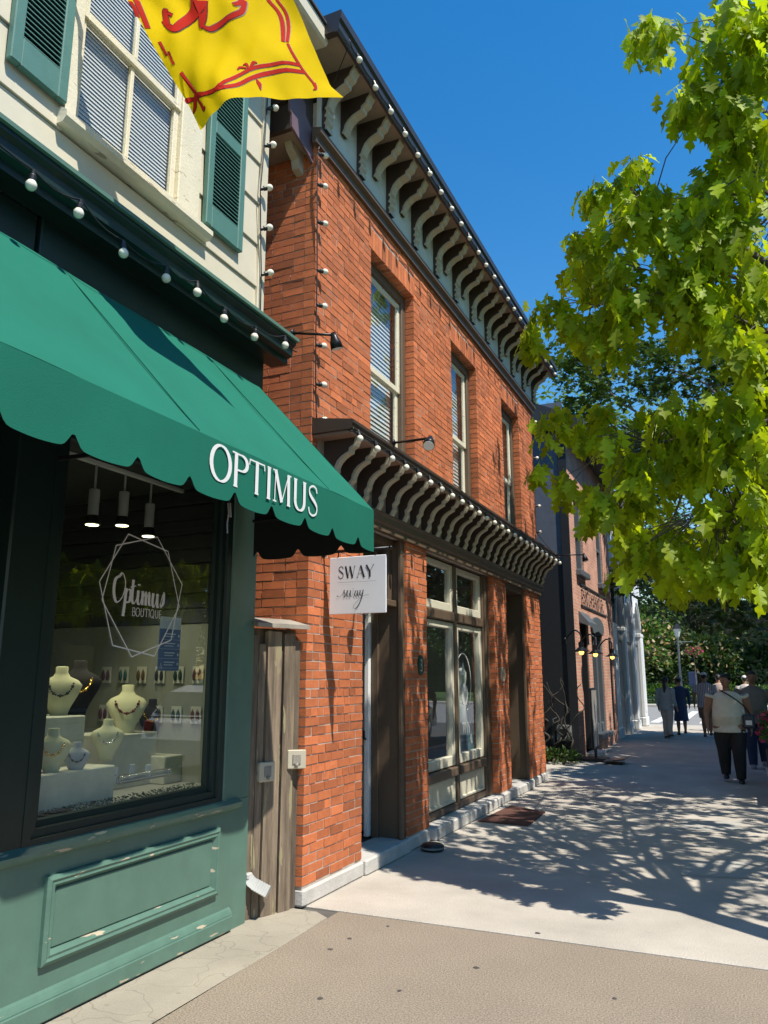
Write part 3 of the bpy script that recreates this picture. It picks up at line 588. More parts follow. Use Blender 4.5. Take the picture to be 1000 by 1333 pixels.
def front(a0, a1, z0, z1, holes=(), ph=0):
    for p, q, b, t in courses(a0, a1, z0, z1, holes, ph):
        d = random.uniform(-.003, .003); BR_.append((XB-.10, XB+d, p, q, b, t, 0))
def side(Y, x0, x1, z0, z1, ph=0):
    for p, q, b, t in courses(x0, x1, z0, z1, (), ph):
        d = random.uniform(-.003, .003); BR_.append((p, q, Y+d, Y+.10, b, t, 1))
PIERS = [(5.20, 6.17), (7.17, 7.72), (10.22, 10.85), (11.97, 12.90)]
for i, (a, b) in enumerate(PIERS): front(a, b, .125, 2.95, (), 0)
front(5.20, 12.90, 3.46, 6.14, [(a, b, WZ0-.2, WZ1+.225) for a, b in UPW], 3)
front(5.20, 12.90, 2.95, 3.46, [(5.42, 12.95, 0, 9)], 5)
side(YB0, -3.95, XB-.104, 0.02, 6.60, 7)
for a, b in UPW: side(b, XB-.24, XB-.104, WZ0-.1, WZ1, 9)     # right-hand window reveals
side(10.22, XB-.16, XB-.104, .125, 2.95, 11); side(7.17, XB-.12, XB-.104, .125, 2.95, 12); side(11.97, XB-.14, XB-.104, .125, 2.95, 13)
for a, b in UPW:                                             # soldier-course flat arches
    n = 15; wv = (b-a+.10)/n
    for k in range(n): BR_.append((XB-.10, XB+random.uniform(-.002, .003), a-.05+k*wv, a-.05+(k+1)*wv-JT, WZ1+.004, WZ1+.222, 0))
def parea(b):
    xf = b[1] if b[6] == 0 else None
    if b[6] == 0: q = [(b[1], y, z) for y, z in ((b[2], b[4]), (b[3], b[4]), (b[3], b[5]), (b[2], b[5]))]
    else: q = [(x, b[2], z) for x, z in ((b[0], b[4]), (b[1], b[4]), (b[1], b[5]), (b[0], b[5]))]
    p = [PROJ(c) for c in q]
    if any(u < -10 or u > 1005 or v < 0 or v > 1333 for u, v in p): return 0
    if b[6] == 1 and b[2] < 5.3 and (b[0] < -3.50 or b[4] < 2.0): return 0
    return abs(sum(p[i][0]*p[(i+1) % 4][1]-p[(i+1) % 4][0]*p[i][1] for i in range(4)))/2
order = sorted(range(len(BR_)), key=lambda i: -parea(BR_[i])); top = set(order[:300])
mb = MB()
core = [(-3.30, XB-.005, a+.008, b-.004, .0, 3.0) for a, b in PIERS]+[(-3.30, XB-.005, 5.206, 12.89, 2.96, 3.60), (-3.30, XB-.005, 5.206, 12.89, 5.99, 6.60)]
yy = 5.206
for a, b in UPW+[(12.89, 99)]: core.append((-3.30, XB-.005, yy, a, 3.60, 5.99)); yy = b+.010
for a, b in UPW: core.append((-3.24, XB-.010, a-.01, b+.01, 5.775, 5.99))
core.append((-11, -3.006, YB0+.007, YB0+.3, 0, 6.60))
for c in core: mb.box(*c)
mb.build('wall', MORTAR, BB)
bulk = MB()
for i, b in enumerate(BR_):
    m_ = MB() if i in top else bulk; m_.box(*b[:6], tone=tone_()*(1+.22*noise.noise(Vector((b[0]*.9, b[2]*.9, b[4]*.7)))), jit=.0014)
    if i in top: m_.build('brick', BRICK, BB)
bulk.build('brickwork', BRICK, BB, kind='stuff')
# rear body and roof
mb = MB(); mb.box(-11, -6.2, YB0+.3, YB1, 0, 6.6); mb.box(-6.2, -3.4, 12.6, 12.89, 0, 6.6); mb.box(-6.2, -3.30, 5.5, 12.6, 3.15, 3.2); mb.build('rear_wall', MORTAR, BB)
mb = MB(); mb.box(-11, -2.60, 4.83, 13.15, 6.985, 7.02); mb.box(-11, -3.0, 5.25, 12.85, 6.6, 6.985); mb.build('roof', mat('tar_roof', (.03, .03, .032), r=.9), BB)
# plinth and steps
for a, b, x in ((5.20, 6.19, -2.985), (6.20, 7.16, -2.965), (7.17, 7.73, -2.985), (7.74, 10.2, -2.93), (10.21, 11.96, -2.955), (11.97, 12.95, -2.985)):
    mb = MB(); mb.bev(-3.32, x, a, b, 0, .122+random.uniform(-.006, .004), .014); mb.build('plinth_stone', STONE, BB)
mb = MB(); mb.box(-5.0, -3.32, 6.17, 7.6, .0, .11); mb.box(-4.0, -3.32, 10.85, 12.0, 0, .11); mb.build('recess_floor', mat('dark_floor', (.06, .05, .045), r=.8), BB)
# ---- doorway 1
d1 = MB(); d1.bev(-3.34, XB-.02, 7.105, 7.168, .12, 2.95, .008); d1.bev(-3.05, XB-.012, 7.06, 7.105, .12, 2.95, .006); d1.bev(-3.34, -3.27, 7.07, 7.105, .12, 2.95, .005); d1.build('door_frame', BROWN, BB, label='brown panelled right-hand reveal of the open doorway')
d1 = MB(); d1.bev(-3.24, -3.07, 6.18, 7.10, 2.28, 2.345, .008); d1.bev(-3.22, -3.10, 6.18, 7.10, 2.88, 2.95, .006); d1.bev(-3.19, -3.13, 6.18, 6.26, 2.345, 2.88, .005); d1.bev(-3.19, -3.13, 7.02, 7.10, 2.345, 2.88, .005)
tr_ = d1.build('transom', BROWN, BB); g_ = MB(); g_.add([(-3.16, 6.26, 2.345), (-3.16, 7.02, 2.345), (-3.16, 7.02, 2.88), (-3.16, 6.26, 2.88)], [(0, 1, 2, 3)]); g_.build('pane', GLASS, tr_)
d1 = MB(); d1.bev(-3.40, -3.35, 7.03, 7.10, .13, 2.28, .006); d1.bev(-4.2, -3.41, 7.30, 7.36, .13, 2.25, .006); dd = d1.build('door', WHITE, BB, label='white open door edge inside the doorway')
h = MB(); h.tube([(-3.375, 7.02, 1.02), (-3.375, 6.98, 1.02), (-3.375, 6.98, 1.10)], .010, 6); h.build('handle', DKMETAL, dd)
d1 = MB(); d1.box(-5.0, -4.95, 6.17, 7.6, .1, 3.1); d1.box(-5.0, -3.42, 7.6, 7.66, .1, 3.1); d1.box(-5, -3.3, 6.1, 6.165, .1, 3.1); d1.build('hall_wall', mat('hall_paint', (.5, .48, .44), r=.8), BB)
# ---- shop window
XW = -3.13
fr_ = MB()
for a, b in ((7.735, 7.85), (10.06, 10.21)): fr_.bev(-3.24, XW+.06, a, b, .13, 2.95, .010); fr_.bev(-3.24, XW+.035, (b if a < 8 else a-.05), (b+.05 if a < 8 else a), .13, 2.95, .008)
fr_.bev(-3.22, XW+.03, 8.90, 8.985, .13, 2.94, .008); fr_.bev(-3.23, XW+.045, 7.90, 8.90, 2.25, 2.36, .010); fr_.bev(-3.23, XW+.045, 8.985, 10.01, 2.25, 2.36, .010)
fr_.bev(-3.23, XW+.055, 7.90, 8.90, .50, .60, .012); fr_.bev(-3.23, XW+.055, 8.985, 10.01, .50, .60, .012)
fr_.bev(-3.23, XW+.03, 7.90, 8.90, .13, .20, .01); fr_.bev(-3.23, XW+.03, 8.985, 10.01, .13, .20, .01); fr_.bev(-3.24, XW+.04, 7.74, 10.20, 2.95, 3.02, .01)
shopwin = fr_.build('shop_window', BROWN, BB)
SASH = mat('pale_sash_paint', (.60, .56, .44), r=.5, var=.08, scale=8)
for a, b in ((7.90, 8.90), (8.985, 10.01)):
    for z0, z1, st in ((.61, 2.24, .095), (2.365, 2.935, .085)):
        s = MB(); X0, X1 = XW-.06, XW+.01
        s.bev(X0, X1, a+.003, a+st, z0, z1, .008); s.bev(X0, X1, b-st, b-.003, z0, z1, .008); s.bev(X0, X1-.002, a+st, b-st, z0, z0+st*1.15, .008); s.bev(X0, X1-.002, a+st, b-st, z1-st*.8, z1, .008)
        o = s.build('sash', SASH, shopwin); q = MB(); q.add([(XW-.03, a+st-.01, z0+st), (XW-.03, b-st+.01, z0+st), (XW-.03, b-st+.01, z1-st*.7), (XW-.03, a+st-.01, z1-st*.7)], [(0, 1, 2, 3)]); q.build('pane', GLASS, shopwin)
    s = MB(); s.bev(XW-.06, XW-.01, a+.003, b-.003, .20, .50, .006); frame_mould(s, XW-.01, a+.03, b-.03, .215, .485, [(0, 0), (0, .02), (.02, .024), (.03, .0)]); s.build('bulkhead_panel', SASH, shopwin)
mb = MB(); mb.box(-3.28, -3.24, 7.74, 7.80, .13, 3.1); mb.box(-5.2, -3.26, 7.70, 7.73, .1, 3.12); mb.box(-5.2, -5.15, 7.73, 10.2, .1, 3.12); mb.box(-5.2, -3.26, 10.2, 10.24, .1, 3.12); mb.build('interior_wall', mat('dim_interior', (.30, .28, .25), r=.8), BB)
mb = MB(); mb.box(-5.15, -3.24, 7.73, 10.2, .40, .55); mb.build('display_floor', mat('pale_floor', (.35, .30, .25), r=.6), BB)
# window print: hoop logo and lettering on the right-hand pane
wl = MB(); pen = Pen(wl, (XW-.026, 0, 0), (0, 1, 0), (0, 0, 1)); cy, cz = PX(606, 900, XW)[1:]
pen.stroke([(cy+.30*math.cos(rad(a)), cz+.10+.36*math.sin(rad(a))) for a in range(150, -70, -8)], .014)
pen.poly([(cy-.09, cz+.20), (cy+.09, cz+.20), (cy, cz+.36)]); pen.poly([(cy+.05+.12*math.cos(rad(a)), cz-.04+.13*math.sin(rad(a))) for a in range(0, 360, 20)])
pen.text('TINY', cy-.08, cz-.50, .13, thick=.10, thin=.06, serif=0); wl.build('window_lettering', LET, shopwin)
# ---- doorway 2
d2 = MB(); d2.bev(-3.60, XB-.03, 11.90, 11.965, .12, 2.95, .008); d2.bev(-3.05, XB-.012, 11.86, 11.90, .12, 2.95, .006); d2.bev(-3.60, XB-.03, 10.855, 10.90, .12, 2.95, .006); d2.bev(-3.6, XB-.03, 10.9, 11.9, 2.86, 2.95, .006); d2.build('door_frame', BROWN, BB)
d2 = MB(); d2.bev(-3.62, -3.57, 10.90, 11.90, .12, 2.2, .006)
for a, b in ((10.98, 11.36), (11.44, 11.82)):
    for z0, z1 in ((.3, .95), (1.05, 2.05)): frame_mould(d2, -3.57, a, b, z0, z1, [(0, 0), (0, .015), (.03, .02), (.05, .004)])
d2.bev(-3.60, -3.50, 10.90, 11.90, 2.2, 2.3, .006); d2.box(-3.62, -3.59, 10.9, 11.9, 2.3, 2.9); dd = d2.build('door', BROWN, BB, label='closed brown panelled door in the right-hand recess'); h = MB(); h.ball((-3.53, 11.0, 1.05), .03); h.build('knob', DKMETAL, dd)
# ---- lower cornice
mb = MB(); mb.prism([(-3.01, 2.94), (-2.955, 2.94), (-2.955, 3.0), (-2.93, 3.015), (-2.93, 3.075), (-2.915, 3.09), (-2.915, 3.105), (-3.01, 3.105)], 1, 5.30, 12.90); mb.build('lintel_beam', BROWN, BB)
mb = MB(); mb.box(-3.005, -2.975, 5.30, 12.88, 3.105, 3.50); mb.build('cornice_back', TAUPE, BB)
mb = MB(); mb.box(-3.005, -2.66, 5.235, 12.90, 3.498, 3.520); mb.build('cornice_soffit', mat('pinkish_soffit', (.30, .20, .15), r=.6, var=.1), BB)
CP = [(-3.0, 3.521), (-2.655, 3.521), (-2.64, 3.535), (-2.64, 3.56), (-2.625, 3.57), (-2.625, 3.595), (-2.64, 3.60), (-3.0, 3.655)]
mb = MB(); mb.prism(CP, 1, 5.21, 12.94); mb.build('cornice', DBROWN, BB)
prof_low = [(0, 3.106), (.055, 3.106), (.09, 3.16), (.085, 3.205), (.115, 3.235), (.12, 3.27), (.14, 3.31), (.175, 3.345), (.215, 3.368), (.245, 3.38), (.25, 3.41), (.285, 3.43), (.30, 3.465), (.305, 3.497), (0, 3.497)]
def bracket_mesh(prof, th, nm):
    b = MB(); b.prism([(d, z) for d, z in prof], 1, -th/2, th/2); e = MB(); edge = prof[1:-1]
    # cream edge trim: a proud band along the outline
    e.strip([(d+.004, z-.002) for d, z in edge], 1, -th/2-.004, th/2+.004)
    for sgn in (-1, 1):
        V = []
        for d, z in edge: V += [(d+.004, sgn*(th/2+.004), z-.002), (max(d-.016, .0), sgn*(th/2+.004), z+.008)]
        e.add(V, [(2*i, 2*i+1, 2*i+3, 2*i+2) for i in range(len(edge)-1)])
    return b.mesh(nm, DBROWN), e.mesh(nm+'_trim', TRIMC)
bm_, em_ = bracket_mesh(prof_low, .062, 'bracket')
y = 5.40
while y < 12.85:
    o = inst('bracket', bm_, BB, (-2.975, y, 0)); inst('edge_trim', em_, o, (-2.975, y, 0)); y += .308
# ---- upper cornice
mb = MB(); mb.prism([(-3.01, 6.14), (-2.965, 6.14), (-2.965, 6.20), (-2.925, 6.225), (-2.925, 6.27), (-3.01, 6.29)], 1, 5.13, 12.95); mb.build('cornice_moulding', BROWN, BB)
mb = MB(); mb.box(-3.005, -2.965, 5.19, 12.9, 6.29, 6.86); mb.build('frieze', FRIEZE, BB)
mb = MB(); mb.box(-3.5, -2.625, 4.86, 13.12, 6.86, 6.885); mb.build('cornice_soffit', TAUPE, BB)
mb = MB(); mb.prism([(-2.625, 6.83), (-2.60, 6.83), (-2.585, 6.86), (-2.585, 6.93), (-2.565, 6.95), (-2.565, 7.03), (-2.625, 7.03)], 1, 4.80, 13.16); mb.box(-3.9, -2.625, 4.80, 4.86, 6.84, 7.03); mb.build('fascia', mat('dark_fascia', (.028, .024, .023), r=.45), BB)
pb = [(0, 6.30), (.05, 6.30), (.055, 6.34), (.04, 6.36), (.06, 6.385), (.065, 6.41), (.04, 6.43), (.06, 6.46), (.062, 6.485), (.042, 6.51), (.065, 6.53), (.075, 6.57), (.10, 6.62), (.15, 6.665), (.205, 6.69), (.235, 6.70), (.24, 6.735), (.28, 6.76), (.295, 6.80), (.32, 6.83), (.325, 6.858), (0, 6.858)]
ps_ = [(0, 6.52), (.03, 6.51), (.055, 6.55), (.06, 6.585), (.09, 6.63), (.14, 6.67), (.195, 6.69), (.225, 6.70), (.23, 6.735), (.27, 6.76), (.285, 6.80), (.31, 6.83), (.315, 6.858), (0, 6.858)]
bgm, bge = bracket_mesh(pb, .095, 'bracket'); smm, sme = bracket_mesh(ps_, .085, 'bracket')
y = 5.26; k = 0
while y < 12.95:
    o = inst('bracket', smm if k % 2 else bgm, BB, (-2.965, y, 0)); inst('edge_trim', sme if k % 2 else bge, o, (-2.965, y, 0)); k += 1; y += .345
# ---- cornice return on the side wall
mb = MB(); mb.box(-6, -3.06, 4.88, 5.21, 6.10, 6.125); mb.build('return_soffit', TAUPE, BB)
mb = MB(); mb.box(-6, -3.055, 4.84, 4.88, 6.09, 6.34); mb.prism([(4.80, 6.34), (4.80, 6.42), (4.90, 6.60), (5.21, 6.84), (5.21, 6.34)], 0, -6, -3.05); mb.build('return_fascia', DBROWN, BB)
mb = MB(); mb.prism([(5.195, 5.98), (5.10, 6.03), (4.84, 6.10), (4.83, 6.22), (4.80, 6.23), (4.80, 6.33), (4.85, 6.42), (4.93, 6.43), (4.96, 6.50), (5.05, 6.47), (5.06, 6.36), (5.195, 6.30)], 0, -3.055, -3.035); mb.build('return_end_plate', MAUVE, BB)
mb = MB(); mb.prism([(5.20, 5.90), (5.12, 5.92), (5.10, 6.0), (5.02, 6.04), (4.98, 6.098), (5.20, 6.098)], 0, -3.20, -3.13); mb.build('return_bracket', TRIMC, BB)
# ---- upper sash windows
for (a, b) in UPW:
    w_ = MB(); X1 = XB-.10; X0 = X1-.10
    w_.bev(X0, X1, a+.002, a+.10, WZ0-.05, WZ1-.005, .01); w_.bev(X0, X1, b-.10, b-.002, WZ0-.05, WZ1-.005, .01); w_.bev(X0, X1-.002, a+.10, b-.10, WZ1-.12, WZ1-.005, .01); w_.bev(X0, X1+.05, a+.05, b-.05, WZ0-.08, WZ0+.03, .01)
    wo = w_.build('window', BROWN, BB)
    for z0, z1, dx in ((WZ0+.03, 4.66, -.055), (4.60, WZ1-.12, -.03)):
        s = MB(); s.bev(X1+dx-.03, X1+dx, a+.10, a+.165, z0, z1, .006); s.bev(X1+dx-.03, X1+dx, b-.165, b-.10, z0, z1, .006); s.bev(X1+dx-.03, X1+dx-.002, a+.165, b-.165, z0, z0+.065, .006); s.bev(X1+dx-.03, X1+dx-.002, a+.165, b-.165, z1-.06, z1, .006); s.build('sash', CREAMW, wo)
        q = MB(); q.add([(X1+dx-.015, a+.16, z0+.06), (X1+dx-.015, b-.16, z0+.06), (X1+dx-.015, b-.16, z1-.055), (X1+dx-.015, a+.16, z1-.055)], [(0, 1, 2, 3)]); q.build('pane', GLASSU, wo)
    bl = MB(); n = 44
    for k in range(n): z = WZ0+.05+k*.048; bl.prism([(X0-.03, z), (X0-.046, z+.054), (X0-.049, z+.054), (X0-.033, z)], 1, a+.10, b-.12)
    bl.build('blind', BLIND, wo); mb = MB(); mb.box(X0-.075, X0-.07, a-.02, b+.02, WZ0-.1, WZ1); mb.build('curtain', mat('room_shade', (.25, .24, .22)), wo)
# ------------------------------------------------------------------ string lights
SOCK = MB(); SOCK.lathe([(.010, 0), (.014, .004), (.0135, .022), (.019, .030), (.019, .052), (.016, .055)], n=10); sock_me = SOCK.mesh('socket', BLACK, smooth=False)
BULBM = MB(); BULBM.lathe([(.012, .050), (.019, .057), (.026, .069), (.0275, .080), (.0245, .092), (.016, .102), (.006, .106), (.0005, .1065)], n=12); bulb_me = BULBM.mesh('bulb', BULB, smooth=True)
def string_lights(label, bulbs, cable, sag=.03):
    t = thing('string_lights', label, 'string lights', tuple(bulbs[0][0]), 'festoon string lights on the facades')
    pts = []
    for i in range(len(cable)-1):
        a, b = np.array(cable[i], float), np.array(cable[i+1], float)
        for j in range(5):
            q = a+(b-a)*j/5; q[2] -= sag*math.sin(math.pi*j/5); pts.append(q)
    pts.append(np.array(cable[-1], float)); mb = MB(); mb.tube(pts, .0055, 6); mb.build('cable', BLACK, t, smooth=True)
    for p, d in bulbs:
        d = Vector(d).normalized(); o = inst('bulb', bulb_me, t, p, d.to_track_quat('Z', 'Y').to_euler()); o2 = bpy.data.objects.new('socket', sock_me); o2.parent = o; COL.objects.link(o2)
dn = lambda: (random.uniform(-.12, .12), random.uniform(-.12, .12), -1)
bp = [(44, 222), (106, 260), (160, 313), (217, 346), (257, 366), (293, 400), (333, 425), (371, 437)]
B_ = [PX(u, v, -2.925) for u, v in bp]; string_lights('festoon lights along the dark green shop cornice', [((p[0], p[1], p[2]), dn()) for p in B_], [(-2.93, 1.9, 4.1)]+[tuple(p) for p in B_]+[(-2.95, 4.86, 4.08)], .035)
bp = [(350, 145), (347, 193), (342, 249), (342, 301), (343, 360)]
B_ = [PX(u, v, -3.135) for u, v in bp]; string_lights('festoon lights down the cream corner board', [((p[0], p[1]-.03, p[2]), (.5, .55, .35)) for p in B_], [(-3.14, 4.63, 6.6)]+[(p[0], p[1]-.03, p[2]) for p in B_]+[(-3.14, 4.63, 4.2)], 0.0)
bp = [(423, 149), (414, 200), (413, 240), (413, 289), (413, 352), (412, 397), (411, 449), (411, 500), (412, 546)]
B_ = [PX(u, v, -2.975) for u, v in bp]; string_lights('festoon lights down the near corner of the brick facade', [((p[0], p[1], p[2]), (.45, .75, .12)) for p in B_], [(-2.60, 5.0, 6.84), (-2.95, 5.2, 6.5)]+[tuple(p) for p in B_]+[(-2.97, 5.27, 3.66), (-2.64, 5.23, 3.5)], .0)
B_ = [(-2.565, y, 6.84) for y in np.arange(5.1, 13.1, .335)]; string_lights('festoon lights under the roof edge of the brick building', [(p, (.35+random.uniform(-.1, .1), random.uniform(-.15, .15), -1)) for p in B_], [(-2.565, 4.95, 6.86)]+B_, .03)
B_ = [(-2.628, y, 3.53) for y in np.arange(5.30, 12.9, .312)]; string_lights('festoon lights along the lower bracketed cornice', [(p, (.25+random.uniform(-.1, .1), random.uniform(-.15, .15), -1)) for p in B_], [(-2.64, 5.23, 3.53)]+B_+[(-2.64, 12.9, 3.53)], .03)
B_ = [(-2.98, 12.80, z) for z in (5.95, 5.3, 4.9, 4.45, 4.0)]; string_lights('festoon lights down the far corner of the brick facade', [(p, (.6, .5, .1)) for p in B_], [(-2.98, 12.8, 6.3)]+B_+[(-2.7, 12.9, 3.6)], 0)
# ------------------------------------------------------------------ small things on and by the buildings
def arm_light(label, base, tip, head_dir):
    t = thing('arm_light', label, 'floodlight', tuple(base), 'arm lights on the facades'); b, e = np.array(base, float), np.array(tip, float)
    mb = MB(); mb.tube([b, e], .011, 8); mb.lathe([(.03, 0), (.03, .012)], tuple(b), 10, 'X'); mb.build('arm', DKMETAL, t, smooth=True)
    mb = MB(); d = np.array(head_dir, float); d /= np.linalg.norm(d); mb.tube([e-d*.02, e+d*.02, e+d*.06, e+d*.11], [.016, .03, .045, .05], 10); mb.build('lamp_head', DKMETAL, t, smooth=True)
    mb = MB(); mb.tube([e+d*.111, e+d*.114], [.045, .045], 10); mb.build('lens', WHITE, t)
p0, p1 = PY(383, 433, 4.92), PY(432, 434, 4.92); arm_light('black arm floodlight at the end of the green cornice', (-3.03, 4.92, p0[2]), (p1[0], 4.95, p1[2]), (.15, .3, -1))
arm_light('grey arm lamp above the doorway on the lower cornice', (-2.63, 6.0, 3.62), (-2.15, 5.65, 3.50), (.1, -.5, -.6)); arm_light('arm lamp at the far end of the lower cornice', (-2.63, 12.6, 3.56), (-2.2, 12.75, 3.56), (.2, 0, -1))
# hanging sign
HS = thing('hanging_sign', 'white square sign reading SWAY sway on a black bracket', 'sign', (-2.68, 5.43, 2.08))
mb = MB(); mb.bev(-2.935, -2.44, 5.424, 5.438, 2.085, 2.535, .004); sgn = mb.build('board', mat('sign_white', (.76, .76, .78), r=.4, var=.02), HS)
mb = MB(); mb.tube([(-3.0, 5.431, 2.585), (-2.41, 5.431, 2.585)], .013, 8); mb.ball((-2.405, 5.431, 2.585), .018); mb.lathe([(.04, 0), (.04, .01)], (-3.0, 5.431, 2.585), 12, 'X'); mb.build('bracket', DKMETAL, HS, smooth=True)
for x in (-2.86, -2.53):
    mb = MB(); mb.tube([(x, 5.431, 2.585), (x+.004, 5.425, 2.555), (x-.004, 5.431, 2.53)], .006, 6); mb.build('hook', DKMETAL, HS)
lt = MB(); pen = Pen(lt, (0, 5.424, 0), (1, 0, 0), (0, 0, 1)); INKM = mat('black_print', (.02, .018, .02), r=.6)
pen.text('SWAY', -2.855, 2.365, .095, thick=.15, thin=.035, serif=.07, space=.08, xs=1.0); pen.stroke([(-2.86, 2.333), (-2.52, 2.333)], .0015)
H = .115; ox, oz = -2.82, 2.215
for pts in ([(-.48, .16), (-.3, .06), (0, .2), (.22, .52), (.24, .62)], [(.24, .62), (.2, .46), (.3, .2), (.22, .02), (.06, .02)], [(.4, .35), (.52, .58), (.48, .2), (.56, .02), (.68, .14), (.80, .56)], [(.80, .56), (.78, .16), (.86, .02), (1.0, .2), (1.06, .62), (1.0, .72)],
            [(1.42, .5), (1.28, .48), (1.2, .2), (1.3, .02), (1.44, .3), (1.48, .52)], [(1.48, .52), (1.46, .14), (1.56, .04), (1.66, .2)], [(1.7, .54), (1.68, .2), (1.8, .12), (1.98, .56)], [(1.98, .56), (1.86, .0), (1.6, -.62), (1.2, -1.0), (1.1, -.72), (1.44, -.34), (2.0, .06), (2.5, .14)]):
    pen.script(pts, H*.82, ox, oz, wide=.085, thin=.02)
lt.build('lettering', INKM, sgn)
# plank gate between the two buildings
PGt = thing('plank_gate', 'weathered grey board infill between green shopfront and brick corner', 'gate', (-3.15, 5.0, 0))
pa, pb_ = np.array([-3.205, 4.76]), np.array([-3.045, 5.19])
cuts = [0, .16, .30, .58, .63, .86, 1.0]; tops = [1.90, 1.84, 1.93, 1.80, 1.92, 1.88]
for k in range(6):
    a = pa+(pb_-pa)*cuts[k]; b = pa+(pb_-pa)*(cuts[k+1]-.012); n_ = np.array([.94, -.35])*(.02 if k in (2, 4) else .0)
    mb = MB(); q = [a+n_, b+n_, b-np.array([.94, -.35])*.03, a-np.array([.94, -.35])*.03]; z0 = .0
    mb.add([(p[0], p[1], z0) for p in q]+[(p[0], p[1], tops[k]+random.uniform(-.01, .01)) for p in q], [(3, 2, 1, 0), (4, 5, 6, 7)]+[(i, (i+1) % 4, 4+(i+1) % 4, 4+i) for i in range(4)], tone=random.uniform(.7, 1.35)); mb.build('plank', WOOD, PGt)
mb = MB(); q = [pa+np.array([.09, -.06]), pb_+np.array([.09, -.02]), pb_-np.array([.10, -.0]), pa-np.array([.10, 0])]
mb.add([(p[0], p[1], 1.955+(.05 if i > 1 else 0)) for i, p in enumerate(q)]+[(p[0], p[1], 1.985+(.05 if i > 1 else 0)) for i, p in enumerate(q)], [(3, 2, 1, 0), (4, 5, 6, 7)]+[(i, (i+1) % 4, 4+(i+1) % 4, 4+i) for i in range(4)]); mb.build('cap_board', GREYWOOD, PGt)
mb = MB(); q = [pa-np.array([.05, 0]), pb_-np.array([.05, 0]), pb_-np.array([.12, 0]), pa-np.array([.12, 0])]; mb.add([(p[0], p[1], z) for z in (1.80, 1.955) for p in q], [(3, 2, 1, 0), (4, 5, 6, 7)]+[(i, (i+1) % 4, 4+(i+1) % 4, 4+i) for i in range(4)]); mb.build('top_rail', WOOD, PGt)
def outlet(label, c, rz):
    t = thing('outlet_box', label, 'outlet box', c, 'weatherproof outlet boxes'); t.rotation_euler = (0, 0, rz)
    def part(nm, mb, m): o = bpy.data.objects.new(nm, mb.mesh(nm, m)); o.parent = t; COL.objects.link(o)
    mb = MB(); mb.bev(-.05, .02, -.062, .062, 0, .125, .008); part('box', mb, BEIGE)
    mb = MB(); mb.bev(.02, .034, -.068, .068, -.004, .13, .006); part('cover', mb, BEIGE)
    mb = MB(); mb.bev(.034, .042, -.03, .03, .03, .10, .004); mb.ball((.044, .0, .025), .014); part('latch', mb, GREYWOOD)
    for zc in (.03, .09): mb = MB(); mb.lathe([(.014, 0), (.014, .04)], (0, -.065, zc), 8, 'Y'); part('conduit', mb, BEIGE)
p = PY(345, 1018, 4.90); outlet('beige outlet box on the left plank beside the shopfront', (-3.15, 4.90, .885), -.35)
outlet('pale outlet box at the right plank beside the brick corner', (-3.03, 5.13, .955), -.9)
# downspout elbow
SPW = mat('dull_white_metal', (.5, .5, .48), r=.5)
t = thing('downspout_elbow', 'white ribbed downspout elbow at the foot of the green pilaster', 'downspout', (-3.12, 4.83, .12)); mb = MB()
sp0, sp1 = np.array([-3.15, 4.815, .225]), np.array([-3.05, 4.84, .18]); mb.tube([(-3.19, 4.80, .27), (-3.175, 4.805, .245)]+[sp0+(sp1-sp0)*k/12 for k in range(13)], [.045, .05]+[.056 if k % 2 else .050 for k in range(13)], 4); mb.build('spout', SPW, t)
mb = MB(); mb.bev(-3.21, -3.165, 4.76, 4.82, .26, .30, .008); mb.build('strap', SPW, t)
# plaques
for lab, (u, v), m_, sx, sz in (('dark green oval number plaque on the brick pier by the door', (547, 866), mat('green_enamel', (.01, .05, .035), r=.3), .075, .105), ('round cream plaque on the brick pier right of the shop window', (654, 878), mat('cream_enamel', (.55, .42, .30), r=.5), .10, .10)):
    p = PX(u, v, XB); t = thing('plaque', lab, 'plaque', (XB, p[1], p[2]-sz)); mb = MB(); mb.lathe([(1, 0), (1, .012), (.9, .018), (.82, .014)], (0, 0, 0), 24, 'X'); mb.v = [(XB+a, p[1]+b*sx, p[2]+c*sz) for a, b, c in mb.v]; mb.build('plate', m_, t)
    mb = MB(); pen = Pen(mb, (XB+.014, 0, 0), (0, 1, 0), (0, 0, 1))
    if sx < .09: pen.stroke(catmull([(p[1]-.02, p[2]+.05), (p[1]+.015, p[2]+.05), (p[1]+.012, p[2]+.01), (p[1]-.005, p[2]+.005), (p[1]+.02, p[2]-.02), (p[1]+.01, p[2]-.055), (p[1]-.025, p[2]-.05)]), .010); mb.build('numeral', LET, t)
    else:
        for dz in (.02, -.005, -.03): pen.stroke([(p[1]-.05, p[2]+dz), (p[1]+.05, p[2]+dz)], .010)
        mb.build('inscription', BROWN, t)
